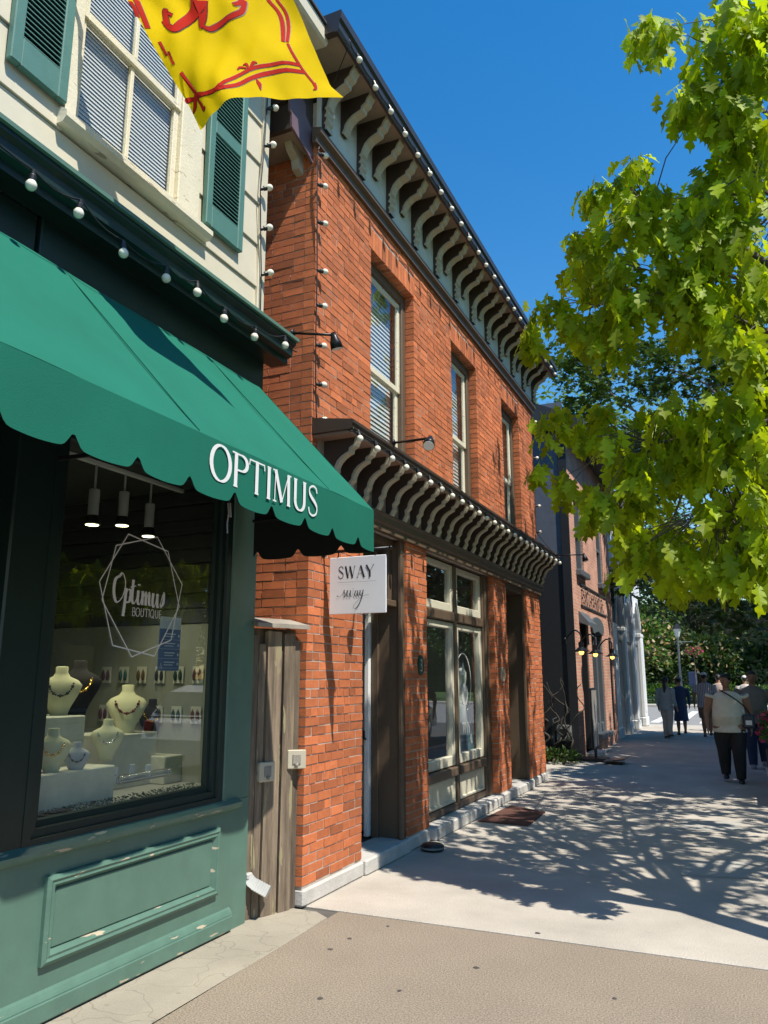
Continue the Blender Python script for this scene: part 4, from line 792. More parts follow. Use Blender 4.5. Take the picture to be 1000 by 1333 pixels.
# things on the ground by the doorway
t = thing('door_stop', 'low black round rubber weight on the pavement by the step', 'door stop', (-2.82, 7.33, 0)); mb = MB(); mb.lathe([(.10, .002), (.112, .012), (.112, .045), (.09, .062), (.03, .066)], (-2.82, 7.33, 0), 24); mb.build('base', BLACK, t, smooth=True); mb = MB(); mb.lathe([(.1125, .022), (.1135, .024), (.1135, .036), (.1125, .038)], (-2.82, 7.33, 0), 24); mb.build('band', mat('grey_rubber', (.2, .2, .2)), t)
mb = MB(); q = [PG(622, 1070), PG(688, 1076), PG(710, 1058), PG(665, 1050)]; mb.prism([(p[0], p[1]) for p in q], 2, .003, .014); tag(mb.build('door_mat', mat('rust_mat', (.12, .05, .035), r=1, var=.4, scale=40, bump=1, bscale=200)), 'rust brown mat lying on the pavement before the window', 'mat')
for (u, v) in ((417, 1300), (430, 1236), (505, 1206), (700, 1215), (620, 1260), (520, 1290), (800, 1300), (455, 1222)):
    p = PG(u, v); mb = MB(); mb.lathe([(.016, .0015), (.012, .004), (.002, .005)], (p[0], p[1], 0), 7, sx=random.uniform(.6, 1.3)); tag(mb.build('gum_spot', mat('gum_grey', (.07, .06, .055), r=.9)), 'dark flattened gum spot on the pale pavement', 'gum spot', 'gum spots on the pavement')
# ------------------------------------------------------------------ shop display behind the glass
BUSTM = {'cream': mat('cream_velvet', (.62, .60, .36), r=.8, var=.05), 'black': mat('black_velvet', (.012, .012, .014), r=.9), 'grey': mat('grey_velvet', (.35, .38, .38), r=.8)}
def bust(label, u, v, X, h, col, bead):
    p = PX(u, v, X); rz = math.atan2(-p[1]*.25, 1.0); t = thing('necklace_bust', label, 'display bust', (p[0], p[1], p[2]), 'necklace busts in the shop window'); t.rotation_euler = (0, -.12, rz)
    sec = [(0, .10, .16), (.06, .14, .17), (.20, .20, .22), (.42, .26, .34), (.62, .25, .42), (.72, .20, .34), (.80, .14, .17), (.88, .11, .12), (.98, .115, .125), (1.0, .10, .11)]
    mb = MB(); n = 14; P = [(sx*h*math.cos(2*math.pi*j/n)*.7-.04*h*(z < .3), sy*h*math.sin(2*math.pi*j/n), z*h) for z, sx, sy in sec for j in range(n)]
    mb.add(P, [(i*n+j, i*n+(j+1) % n, (i+1)*n+(j+1) % n, (i+1)*n+j) for i in range(len(sec)-1) for j in range(n)]+[tuple(range(n)), tuple(range((len(sec)-1)*n, len(sec)*n))[::-1]])
    o = bpy.data.objects.new('form', mb.mesh('form', BUSTM[col], smooth=True)); o.parent = t; COL.objects.link(o)
    mb = MB()
    for k in range(15):
        a = rad(-75+150*k/14); mb.ball((h*(.10+.12*math.cos(a)), h*.24*math.sin(a), h*(.74-.34*math.cos(a))), h*(.022+.014*(k % 3 == 1)), 6, 4)
    o = bpy.data.objects.new('necklace', mb.mesh('necklace', bead, smooth=True)); o.parent = t; COL.objects.link(o)
    return p
DK = mat('dark_beads', (.02, .03, .03), r=.3); RDB = mat('red_beads', (.10, .02, .015), r=.3); GOLD = mat('gold_chain', (.7, .45, .12), r=.25, metal=1); SILV = mat('silver_chain', (.6, .6, .6), r=.2, metal=1)
def plinth(lab, u0, u1, v, X0, X1):
    a, b = PX(u0, v, X0), PX(u1, v, X0); mb = MB(); mb.bev(X1, X0, a[1], b[1], .886, a[2], .006); tag(mb.build('display_plinth', mat('plinth_cream', (.52, .52, .42), r=.7)), lab, 'display plinth', 'shop window plinths')
plinth('wide low plinth at the left of the shop window', 42, 112, 935, -3.62, -4.05)
plinth('tall plinth behind the cream bust with red beads', 140, 205, 958, -3.78, -4.15)
plinth('low front plinth in the middle of the shop window', 50, 150, 1010, -3.36, -3.58)
plinth('right hand plinth under the dark bust', 215, 268, 985, -3.66, -3.95)
for a in (('cream bust with dark beads at the upper left of the display', 76, 934, -3.75, .30, 'cream', DK), ('black bust with a gold pendant in the upper left of the display', 99, 932, -3.80, .34, 'black', GOLD), ('cream bust with red beads in the middle of the display', 163, 956, -3.86, .33, 'cream', RDB),
          ('black bust with a gold chain right of the red beads', 197, 960, -3.92, .27, 'black', GOLD), ('black bust at the right side of the shop window', 248, 984, -3.74, .30, 'black', SILV), ('cream bust with a thin chain at the front left', 66, 1008, -3.44, .24, 'cream', GOLD),
          ('cream bust with silver collar in the front middle', 138, 990, -3.50, .24, 'cream', SILV), ('grey bust leaning at the front of the display', 98, 1010, -3.40, .18, 'grey', DK)): bust(*a)
for i, (u, v) in enumerate(((150, 1008), (172, 1004), (193, 1004), (112, 1022), (122, 1024))):
    p = PX(u, v, -3.42); mb = MB(); mb.bev(p[0]-.006, p[0]+.002, p[1]-.022, p[1]+.022, p[2]-.05, p[2]+.04, .002); mb.ball((p[0]+.005, p[1], p[2]), .008, 6, 4)
    tag(mb.build('jewellery_card', mat('card_white', (.6, .62, .6), r=.7)), 'small white earring card standing in the shop window', 'jewellery card', 'earring cards in the shop window')
mb = MB()
for k in range(26): a = PX(155+k*2.6, 1016-k*.45, -3.40); mb.tube([(a[0]+.02*math.cos(t), a[1], a[2]+.024*math.sin(t)) for t in np.linspace(0, 6.283, 9)], .004, 4)
tag(mb.build('bracelet_row', SILV, smooth=True), 'row of silver bangles on a stand in the shop window', 'bracelets')
p = PX(62, 1032, -3.38); mb = MB(); mb.bev(-3.50, -3.30, p[1]-.12, p[1]+.12, .888, .905, .004)
for k in range(3): mb.bev(-3.49, -3.31, p[1]-.11+.075*k, p[1]-.045+.075*k, .905, .92, .003)
tag(mb.build('ring_tray', BLACK), 'black ring tray at the left corner of the shop window', 'tray')
mb = MB()
for k in range(900):
    y = random.uniform(gl0, gl1+.05); a = random.uniform(0, 6.28); x = XS-.12-random.uniform(0, .05); z = .893+random.uniform(0, .035); l = .018; mb.add([(x, y, z), (x+l*math.cos(a)*.5, y+l*math.sin(a), z+.012), (x+.004, y+.004, z+.006)], [(0, 1, 2)])
tag(mb.build('leaf_garland', mat('garland_green', (.03, .07, .035), r=.6), recalc=False), 'thin green garland along the bottom of the shop window', 'garland', kind='stuff')
for k in range(12):
    x, z = -3.55-.17*(k % 6), 1.66-.28*(k//6); mb = MB(); t = thing('earring_pair', 'pair of %s drop earrings on the shop side wall, %s row' % (('red', 'dark green', 'black', 'brown', 'teal', 'plum')[k % 6], ('upper', 'lower')[k//6]), 'earrings', (x, 4.60, z), 'earrings on the boutique wall')
    m_ = mat('earring_%d' % (k % 6), ((.12, .03, .02), (.02, .06, .05), (.02, .02, .02), (.10, .06, .03), (.03, .09, .10), (.09, .03, .06))[k % 6], r=.4)
    for dx in (-.022, .022): mb = MB(); mb.lathe([(.002, .0), (.010, -.02), (.014, -.05), (.010, -.075), (.001, -.085)], (x+dx, 4.598, z), 8); mb.build('earring', m_, t, smooth=True)
    mb = MB(); mb.box(x-.045, x+.045, 4.607, 4.6115, z-.10, z+.02); mb.build('card', MATS['plinth_cream'], t)
LAMPW = mat('spot_white', (.45, .45, .43), r=.5); GLOW = mat('lamp_glow', (1.0, .93, .55), emit=4.0)
def spot(u, v, X, lab):
    p = PX(u, v, X); t = thing('track_light', lab, 'spot lamp', tuple(p), 'track lights in the boutique'); x, y, z = p
    mb = MB(); mb.lathe([(.032, 0), (.034, .005), (.034, .17), (.03, .175)], (x, y, z+.06), 14); mb.tube([(x, y, z+.235), (x, y, 2.98)], .008, 6); mb.build('body', LAMPW, t, smooth=False)
    mb = MB(); mb.lathe([(.05, .0), (.052, .01), (.036, .06)], (x, y, z), 14); mb.build('shade', BLACK, t)
    mb = MB(); mb.lathe([(.042, -.004), (.042, -.001)], (x, y, z), 14); mb.build('lens', GLOW, t)
    ld = bpy.data.lights.new('track_lamp', 'SPOT'); ld.energy = 13; ld.spot_size = rad(95); ld.spot_blend = .6; ld.color = (1, .93, .68); ld.shadow_soft_size = .03; lo = bpy.data.objects.new('lamp', ld); lo.location = (0, 0, -.03); lo.parent = t; COL.objects.link(lo)
for u, v, lb in ((69, 662, 'leftmost hanging track spot behind the shop window'), (120, 683, 'second hanging track spot, above the window logo'), (159, 684, 'third hanging track spot behind the shop window'), (193, 698, 'rightmost hanging track spot behind the shop window'), (8, 650, 'hanging track spot seen through the entrance glass')): spot(u, v, -3.75 if u > 20 else -4.1, lb)
mb = MB(); a, b = PX(65, 596, -3.75), PX(235, 650, -3.75); mb.bev(-3.765, -3.735, 2.85, 4.58, 2.965, 2.995, .004); tag(mb.build('light_track', WHITE), 'white ceiling track carrying the spot lamps', 'light track')
p = PX(221, 838, GX-.012); mb = MB(); mb.box(GX-.014, GX-.012, p[1]-.10, p[1]+.10, p[2]-.165, p[2]+.165); nb = tag(mb.build('shop_notice', mat('blue_notice', (.10, .16, .30), r=.6, var=.03)), 'blue and white printed notice stuck inside the shop window', 'notice')
mb = MB(); mb.box(GX-.012, GX-.0115, p[1]-.10, p[1]+.10, p[2]+.09, p[2]+.165); pen = Pen(mb, (GX-.0114, 0, 0), (0, 1, 0), (0, 0, 1))
for r_ in range(4):
    zz = p[2]+.06-.058*r_; pen.stroke([(p[1]-.05, zz), (p[1]+.05, zz)], .008); pen.stroke([(p[1]-.05, zz-.016), (p[1]+.035, zz-.016)], .006); pen.stroke([(p[1]+.072, zz-.01), (p[1]+.088, zz-.01)], .016); pen.stroke([(p[1]-.10, zz-.035), (p[1]+.10, zz-.035)], .002)
pen.text('A', p[1]-.09, p[2]-.155, .035, serif=0); mb.build('print', mat('notice_print', (.5, .55, .6), r=.6), nb)
# dress form and cut-out in the second shop window
p = PX(600, 1000, -3.40); t = thing('dress_form', 'white dress on a form behind the second shop window', 'mannequin', (-3.40, p[1], .55)); mb = MB(); yb = p[1]
n = 20; sec = [(.62, .16), (.9, .13), (1.2, .105), (1.42, .085), (1.56, .115), (1.66, .12), (1.72, .07)]
P = []
for z, r in sec:
    for j in range(n): a = 2*math.pi*j/n; rr = r*(1+.14*math.cos(7*a)*max(0, (1.4-z))/.8); P.append((-3.40+rr*math.cos(a)*.8, yb+rr*math.sin(a), z))
mb.add(P, [(i*n+j, i*n+(j+1) % n, (i+1)*n+(j+1) % n, (i+1)*n+j) for i in range(len(sec)-1) for j in range(n)]+[tuple(range((len(sec)-1)*n, len(sec)*n))]); mb.build('dress', WHITE, t, smooth=True)
mb = MB(); mb.tube([(-3.40, yb, 1.70), (-3.40, yb, 1.80)], [.04, .03], 10); mb.tube([(-3.40, yb, .56), (-3.40, yb, 1.6)], .012, 8); mb.lathe([(.12, .552), (.12, .565), (.02, .58)], (-3.40, yb, 0), 16); mb.build('stand', GREYWOOD, t)
p = PX(613, 965, -3.22); t = thing('window_cutout', 'pale blue rounded cut-out board standing in the second shop window', 'cut-out', (-3.22, p[1], .56)); mb = MB()
mb.prism([(p[1]+.13*math.cos(a)*(1+.12*math.cos(2*a)), .80+.24*math.sin(a)) for a in np.linspace(0, 6.283, 28)[:-1]], 0, -3.23, -3.215); mb.build('board', mat('cutout_blue', (.14, .22, .26), r=.6), t); mb = MB(); mb.prism([(p[1]+.02+.05*math.cos(a), .84+.06*math.sin(a)) for a in np.linspace(0, 6.283, 18)[:-1]], 0, -3.2149, -3.212); mb.build('print', LET, t)
# ------------------------------------------------------------------ next building: dark side wall, pink brick front
NB = thing('pink_brick_building', 'pink brick building with grey trim and a dark side wall', 'building', (-6, 18.7, 0))
PBR = brick_pattern_mat('pink_brick_pattern', (.62, .29, .19), (.52, .22, .14), (.5, .42, .35)); GREYP = mat('slate_grey_paint', (.10, .115, .13), r=.45, var=.1); BLKW = mat('black_trim_and_shaded_wall', (.010, .011, .014), r=.6, var=.2, bump=.2)
XN = -3.05
def wall_holes(mb, X, depth, y0, y1, z0, z1, holes):
    """front wall box split round rectangular holes"""
    yc = sorted({y0, y1}|{h[0] for h in holes}|{h[1] for h in holes}); 
    for a, b in zip(yc[:-1], yc[1:]):
        hs = sorted([(h[2], h[3]) for h in holes if h[0] < (a+b)/2 < h[1]]); z = z0
        for p, q in hs:
            if p > z: mb.box(X-depth, X, a, b, z, p)
            z = q
        if z < z1: mb.box(X-depth, X, a, b, z, z1)
hN = [(16.75, 17.60, .1, 2.75), (18.05, 19.55, .36, 2.75), (20.55, 21.05, .3, 2.6), (16.70, 17.60, 3.85, 5.65), (19.45, 20.35, 3.85, 5.65)]
mb = MB(); wall_holes(mb, XN, .3, 16.0, 21.45, 0, 6.75, hN); mb.build('wall', PBR, NB)
mb = MB(); mb.box(-11, XN-.01, 15.97, 16.0, 0, 3.9); mb.build('side_wall', BLKW, NB)  # lower part of the dark wall, its shade put into a near-black colour
mb = MB(); mb.box(-11, XN-.01, 15.97, 16.0, 3.9, 7.4); mb.build('side_wall', mat('sunlit_wall_grey', (.10, .115, .15), r=.8, var=.15), NB, label='upper part of the side wall, coloured lighter as sunlit')  # same dark wall where the sun falls, its light put into a paler colour
mb = MB(); mb.box(-3.19, XN+.03, 15.93, 15.97, 0, 6.8); mb.build('corner_trim', BLKW, NB)
mb = MB(); mb.box(-11, -3.36, 16.0, 21.4, 0, 6.7); mb.build('rear_body', BLKW, NB)
mb = MB(); mb.prism([(-3.4, 6.75), (-2.62, 6.72), (-2.60, 6.75), (-2.60, 6.92), (-7, 9.0), (-11, 6.9), (-11, 6.8)], 1, 15.8, 21.6); mb.build('roof', mat('black_roof', (.02, .02, .023), r=.6), NB)
for (a, b, c, d) in hN[3:]:
    w_ = MB(); w_.bev(XN-.16, XN-.04, a, a+.10, c, d, .01); w_.bev(XN-.16, XN-.04, b-.10, b, c, d, .01); w_.bev(XN-.16, XN-.042, a+.1, b-.1, d-.10, d, .01); w_.bev(XN-.16, XN-.05, a+.1, b-.1, (c+d)/2-.04, (c+d)/2+.04, .01); o = w_.build('window', GREYP, NB)
    s = MB(); s.bev(XN-.2, XN+.12, a-.08, b+.08, c-.12, c+.01, .015); s.build('sill', GREYP, o); q = MB(); q.add([(XN-.12, a, c), (XN-.12, b, c), (XN-.12, b, d), (XN-.12, a, d)], [(0, 1, 2, 3)]); q.build('pane', GLASSU, o)
a, b, c, d = hN[1]; w_ = MB()
for p, q in ((a, a+.12), (b-.12, b), ((a+b)/2-.06, (a+b)/2+.06)): w_.bev(XN-.18, XN-.02, p, q, c, d, .012)
arch = [(a-.06, 2.70)]+[((a+b)/2-(b-a+.12)/2*math.cos(math.pi*k/12), 2.76+.22*math.sin(math.pi*k/12)) for k in range(13)]+[(b+.06, 2.70), (b-.10, 2.58), ((a+b)/2, 2.66), (a+.10, 2.58)]
w_.prism(arch, 0, XN-.10, XN+.05); w_.bev(XN-.18, XN-.04, a+.12, b-.12, c, c+.22, .01); o = w_.build('window', GREYP, NB, label='tall arched shop window with slate grey frame'); s = MB(); s.bev(XN-.2, XN+.14, a-.1, b+.1, c-.10, c+.02, .015); s.build('sill', GREYP, o); q = MB(); q.add([(XN-.12, a, c), (XN-.12, b, c), (XN-.12, b, d), (XN-.12, a, d)], [(0, 1, 2, 3)]); q.build('pane', GLASSU, o)
for k in (0, 2):
    a, b, c, d = hN[k]; w_ = MB(); w_.bev(XN-.3, XN-.2, a, b, c, d, .01); w_.bev(XN-.22, XN-.02, a, a+.09, c, d, .01); w_.bev(XN-.22, XN-.02, b-.09, b, c, d, .01); o = w_.build('door', BLKW, NB)
    if k == 0: s = MB(); s.prism([(XN-.02, 2.75), (XN+.2, 2.66), (XN+.2, 2.74), (XN-.02, 3.0)], 1, a-.1, b+.1); s.build('hood', GREYP, o); s = MB(); s.bev(XN-.3, XN+.25, a-.05, b+.05, 0, .10, .015); s.build('step', STONE, o)
lt = MB(); pen = Pen(lt, (XN+.03, 0, 0), (0, 1, 0), (0, 0, 1)); pen.text('EXCHANGE', 17.05, 3.17, .36, thick=.16, thin=.12, serif=0, xs=1.45); lt.build('wall_lettering', mat('rusty_letters', (.05, .03, .025), r=.8), NB)
mb = MB(); mb.tube([(XN+.02, 16.95, 3.12), (XN+.02, 20.4, 3.12)], .018, 6); mb.tube([(XN+.02, 16.95, 3.58), (XN+.02, 20.4, 3.58)], .018, 6); mb.build('letter_rail', DKMETAL, NB)
def barn_lamp(label, y):
    t = thing('wall_lamp', label, 'wall lamp', (XN, y, 2.05), 'lit gooseneck lamps on the pink brick front'); x = XN+.30; z = 2.06
    mb = MB(); mb.tube(catmull([(XN, y, 2.30), (XN+.10, y, 2.42), (XN+.20, y, 2.48), (x, y, 2.40), (x, y, z+.16)], 4), .016, 6); mb.lathe([(.06, 0), (.06, .02)], (XN, y, 2.30), 10, 'X'); mb.build('arm', DKMETAL, t, smooth=True)
    mb = MB(); mb.lathe([(.05, .20), (.05, .10), (.10, .06), (.16, .03), (.16, .02), (.09, .05), (.04, .09)], (x, y, z), 16); mb.build('shade', DKMETAL, t)
    mb = MB(); mb.ball((x, y, z+.005), .048, 10, 7); mb.build('bulb', mat('amber_glow', (1.0, .55, .10), emit=3.0), t, smooth=True)
barn_lamp('lit gooseneck lamp beside the black doorway', PX(757, 848, XN+.3)[1]); barn_lamp('lit gooseneck lamp left of the arched window', PX(775, 848, XN+.3)[1]); barn_lamp('lit gooseneck lamp right of the arched window', PX(797, 852, XN+.3)[1])
t = thing('menu_board', 'tall black framed menu board on a stand before the doorway', 'menu board', (-2.78, 16.25, 0))
mb = MB(); mb.bev(-2.80, -2.76, 15.95, 16.55, .22, 1.40, .012); mb.build('frame', BLACK, t); mb = MB(); mb.box(-2.76, -2.752, 15.99, 16.51, .27, 1.35); mb.build('sheet', mat('menu_sheet', (.32, .30, .28), r=.3, var=.3, scale=6), t)
mb = MB(); mb.tube([(-2.78, 16.25, .06), (-2.78, 16.25, .26)], .03, 8); mb.bev(-3.0, -2.55, 16.0, 16.5, .0, .06, .015); mb.build('base', BLACK, t)
t = thing('folded_sign', 'flat dark board lying against the foot of the menu stand', 'board', (-2.35, 15.9, 0)); mb = MB(); mb.prism([(-2.55, .03), (-2.15, .09), (-2.13, .12), (-2.54, .06)], 1, 15.6, 16.05); mb.build('panel', mat('slate_panel', (.07, .07, .075), r=.3), t); mb = MB(); mb.bev(-2.5, -2.2, 15.65, 16.0, .0, .028, .006); mb.build('foot', BLACK, t)
p = PY(735, 954, 15.9); t = thing('meter_box', 'grey utility meter box on the dark side wall', 'meter box', (p[0], 15.9, p[2]-.16)); mb = MB(); mb.bev(p[0]-.14, p[0]+.14, 15.82, 15.97, p[2]-.15, p[2]+.15, .012); mb.build('box', mat('meter_grey', (.22, .22, .21), r=.5), t)
mb = MB(); mb.bev(p[0]-.08, p[0]+.03, 15.812, 15.82, p[2]-.02, p[2]+.08, .003); mb.bev(p[0]-.06, p[0]+.02, 15.812, 15.82, p[2]-.11, p[2]-.05, .003); mb.build('dial', BLACK, t); mb = MB(); mb.tube([(p[0]-.22, 15.92, .02), (p[0]-.22, 15.92, p[2]+.25), (p[0]-.1, 15.92, p[2]+.3)], .02, 8); mb.build('pipe', GREYP, t)
t = thing('twisted_vine', 'bare twisted vine climbing the dark side wall', 'vine', (-3.7, 15.8, 0)); rr = random.Random(5)
for k in range(7):
    x = -3.75+.09*k; z = .1; pts = [(x, 15.85, 0.0)]
    for j in range(9): x += rr.uniform(-.16, .16); z += rr.uniform(.06, .22); pts.append((x, 15.85-rr.uniform(0, .14), z))
    mb = MB(); q = catmull(pts, 4); mb.tube(q, list(np.linspace(.03-.002*k, .008, len(q))), 6); mb.build('stem', mat('vine_bark', (.05, .042, .034), r=.9, var=.4, scale=20, bump=.6), t, smooth=True)
# ------------------------------------------------------------------ white arcade building
AC = thing('arcade_building', 'white stucco building with tall arched openings at the corner', 'building', (-6, 25, 0)); STUC = mat('white_stucco', (.66, .68, .68), r=.75, var=.08, scale=3, bump=.25, bscale=60); XA = -3.12
bays = [(22.6, 24.2), (24.6, 26.2), (26.6, 28.2)]; mb = MB(); N_ = 12
for a, b in bays:
    c_ = (a+b)/2; r_ = (b-a)/2; pts = [(c_-r_*math.cos(math.pi*k/N_), 3.05+r_*1.15*math.sin(math.pi*k/N_)) for k in range(N_+1)]
    for k in range(N_):
        (p, z0), (q, z1) = pts[k], pts[k+1]; mb.add([(x, yy, z) for x in (XA, XA-.11) for yy, z in ((p, z0), (q, z1), (q, 4.4), (p, 4.4))], [(0, 1, 2, 3), (7, 6, 5, 4), (0, 4, 5, 1), (3, 2, 6, 7)])
mb.box(XA-.11, XA, 21.47, 28.85, 4.40, 6.4); mb.build('wall', STUC, AC)
mb = MB(); mb.box(-11, XA-.115, 28.4, 28.8, 0, 6.4); mb.box(-11, XA-.9, 21.5, 28.4, 0, 6.4); mb.build('rear_wall', STUC, AC)
for a, b in ((21.47, 22.6), (24.2, 24.6), (26.2, 26.6), (28.2, 28.85)):
    pm = MB(); pm.bev(XA-.11, XA+.02, a, b, .30, 3.05, .02); pl_ = pm.build('pier', STUC, AC)
    s = MB(); s.bev(XA-.115, XA+.05, a-.03, b+.04, 0, .30, .03); s.build('base', STUC, pl_); s = MB(); s.bev(XA-.112, XA+.035, a-.03, b+.04, 2.95, 3.08, .02); s.build('capital', STUC, pl_); s = MB(); s.bev(XA+.018, XA+.035, a+.12, b-.12, .45, 2.8, .012); s.build('panel', STUC, pl_)
for a, b in bays:
    c_ = (a+b)/2; r_ = (b-a)/2; q = MB(); q.tube([(XA+.01, c_-(r_+.08)*math.cos(math.pi*k/16), 3.08+(r_+.08)*1.15*math.sin(math.pi*k/16)) for k in range(17)], .035, 6); q.build('archivolt', STUC, AC, smooth=True)
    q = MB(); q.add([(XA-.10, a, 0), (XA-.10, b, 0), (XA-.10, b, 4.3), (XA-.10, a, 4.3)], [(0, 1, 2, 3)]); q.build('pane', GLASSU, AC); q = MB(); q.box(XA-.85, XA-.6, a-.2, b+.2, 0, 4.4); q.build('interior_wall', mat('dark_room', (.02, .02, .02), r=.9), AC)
    q = MB(); q.bev(XA-.108, XA-.085, c_-.04, c_+.04, 0, 4.3, .01); q.bev(XA-.108, XA-.087, a, b, 2.6, 2.7, .01); q.build('glazing_bar', BLACK, AC)
mb = MB(); mb.prism([(XA-.3, 6.4), (XA+.35, 6.45), (XA+.4, 6.6), (XA-.3, 6.75)], 1, 21.45, 28.95); mb.build('cornice', STUC, AC); mb = MB(); mb.prism([(XA, 6.75), (-7, 8.4), (-11, 6.75)], 1, 21.6, 28.8); mb.build('roof', MATS['black_roof'], AC)
# ------------------------------------------------------------------ street lamp, notice, planter, bench-height hedge
t = thing('street_lamp', 'grey lantern street lamp with a hanging flower basket by the park', 'street lamp', (-3.45, 49.2, 0)); LX, LY = -3.45, 50.9
t.location = (LX, LY, 0); LPOST = mat('lamp_post_grey', (.14, .15, .15), r=.5)
mb = MB(); mb.lathe([(.16, 0), (.16, .25), (.10, .35), (.075, 1.0), (.06, 3.9), (.08, 3.95), (.08, 4.0)], (LX, LY, 0), 12); mb.build('post', LPOST, t, smooth=True)
mb = MB(); mb.tube([(LX, LY, 3.72), (LX+.85, LY, 3.72)], .03, 6); mb.tube([(LX, LY, 3.45), (LX+.35, LY, 3.72)], .02, 6); mb.build('arm', LPOST, t)
mb = MB(); mb.lathe([(.09, 4.0), (.12, 4.05), (.23, 4.5), (.22, 4.52)], (LX, LY, 0), 6); mb.build('lantern', mat('lantern_glass', (.55, .55, .5), r=.2), t); mb = MB(); mb.lathe([(.30, 4.5), (.27, 4.55), (.12, 4.78), (.04, 4.82), (.03, 4.95)], (LX, LY, 0), 6); mb.build('lantern_cap', BLACK, t)
mb = MB(); mb.bev(-3.1, -2.6, 52.5, 52.58, 1.05, 1.95, .02); mb.tube([(-2.85, 52.56, 0), (-2.85, 52.56, 1.1)], .05, 8); tag(mb.build('park_notice', mat('navy_board', (.015, .03, .08), r=.5)), 'dark blue notice board on a post at the park edge', 'notice board')

# ------------------------------------------------------------------ two-storey row across the road, unseen: added to cut sky fill and bright reflections
def row_house(label, y0, y1, h, m_):
    t = thing('added_row', label, 'building', (20, (y0+y1)/2, 0), 'added buildings across the road'); X = 15.6; n = int((y1-y0)/2.6); hs = []
    for k in range(n):
        c_ = y0+(k+.5)*(y1-y0)/n; hs += [(c_-.55, c_+.55, 4.2, 6.0), (c_-.9, c_+.9, .5, 2.8)]
    mb = MB(); yc = sorted({y0, y1}|{a for q in hs for a in q[:2]})
    for a, b in zip(yc[:-1], yc[1:]):
        z = 0
        for q in sorted([q for q in hs if q[0] < (a+b)/2 < q[1]], key=lambda q: q[2]): mb.box(X, X+.3, a, b, z, q[2]); z = q[3]
        mb.box(X, X+.3, a, b, z, h)
    mb.box(X+.6, X+8, y0+.05, y1-.05, 0, h-.1); mb.build('wall', m_, t); mb = MB(); mb.box(X-.3, X+8, y0, y1, h, h+.35); mb.build('cornice', DBROWN, t)
    for q in hs: mb = MB(); mb.add([(X+.15, q[0], q[2]), (X+.15, q[1], q[2]), (X+.15, q[1], q[3]), (X+.15, q[0], q[3])], [(0, 1, 2, 3)]); o = mb.build('window', mat('dark_glass', (.02, .025, .03), r=.08), t); mb = MB(); mb.bev(X-.06, X+.2, q[0]-.1, q[1]+.1, q[2]-.12, q[2]-.005, .01); mb.build('sill', STONE, o)
row_house('added red brick row across the road opposite the boutique', -10, 7.5, 7.4, brick_pattern_mat('row_brick', (.30, .10, .06), (.24, .08, .05), (.3, .26, .22)))
row_house('added grey painted row across the road opposite the brick building', 7.6, 28.5, 8.0, mat('grey_row_paint', (.22, .22, .21), r=.8))
# ------------------------------------------------------------------ foliage
def leaf_proto(kind):
    if kind == 'oak':
        T = [0, .15, .22, .30, .36, .47, .53, .60, .71, .77, .84, 1.0]; W = [.012, .03, .13, .15, .06, .25, .27, .08, .21, .19, .07, .0]; sh = [0, 0, .02, .06, 0, .02, .07, 0, .02, .06, 0, 0]
    elif kind == 'maple':
        T = [0, .10, .30, .42, .55, .66, .80, 1.0]; W = [.02, .30, .16, .50, .20, .26, .10, 0]; sh = [0, -.06, 0, .10, 0, .06, 0, 0]
    else: T = [0, .35, .7, 1.0]; W = [.02, .26, .22, 0]; sh = [0]*4
    V = []; n = len(T); bend = lambda t: -.22*t*t
    for t, w_, s in zip(T, W, sh): V += [(t, 0, bend(t)), (t+s, w_, bend(t)+.16*w_), (t+s, -w_, bend(t)+.16*w_)]
    F = []
    for i in range(n-1): F += [(3*i, 3*i+3, 3*i+4, 3*i+1), (3*i, 3*i+2, 3*i+5, 3*i+3)]
    return np.array(V, float), F
PROTO = {k: leaf_proto(k) for k in ('oak', 'maple', 'plain')}
def frames(D, U):
    D = D/np.linalg.norm(D, axis=1, keepdims=True); Yv = np.cross(U, D); Yv /= (np.linalg.norm(Yv, axis=1, keepdims=True)+1e-9); Z = np.cross(D, Yv); return np.stack([D, Yv, Z], axis=2)
def leaf_mesh(name, kind, O, D, U, S, T, m):
    V, F = PROTO[kind]; R = frames(D, U); n = len(O); P = np.einsum('nij,vj->nvi', R, V)*S[:, None, None]+O[:, None, :]
    nv = len(V); Fa = np.array(F); fa = (Fa[None]+(np.arange(n)*nv)[:, None, None]).reshape(-1)
    me = bpy.data.meshes.new(name); me.vertices.add(n*nv); me.vertices.foreach_set('co', P.reshape(-1)); nf = n*len(F)
    me.loops.add(nf*4); me.loops.foreach_set('vertex_index', fa.astype(np.int32)); me.polygons.add(nf); me.polygons.foreach_set('loop_start', np.arange(0, nf*4, 4, dtype=np.int32)); me.polygons.foreach_set('loop_total', np.full(nf, 4, dtype=np.int32))
    me.update(calc_edges=True); at = me.attributes.new('tone', 'FLOAT', 'FACE'); at.data.foreach_set('value', np.repeat(T, len(F)).astype(np.float32)); me.materials.append(m); return me
def leafmat(name, c, trans=.45, r=.5): return mat(name, c, r=r, var=.15, scale=3, attr=True, trans=trans, spec=.35)
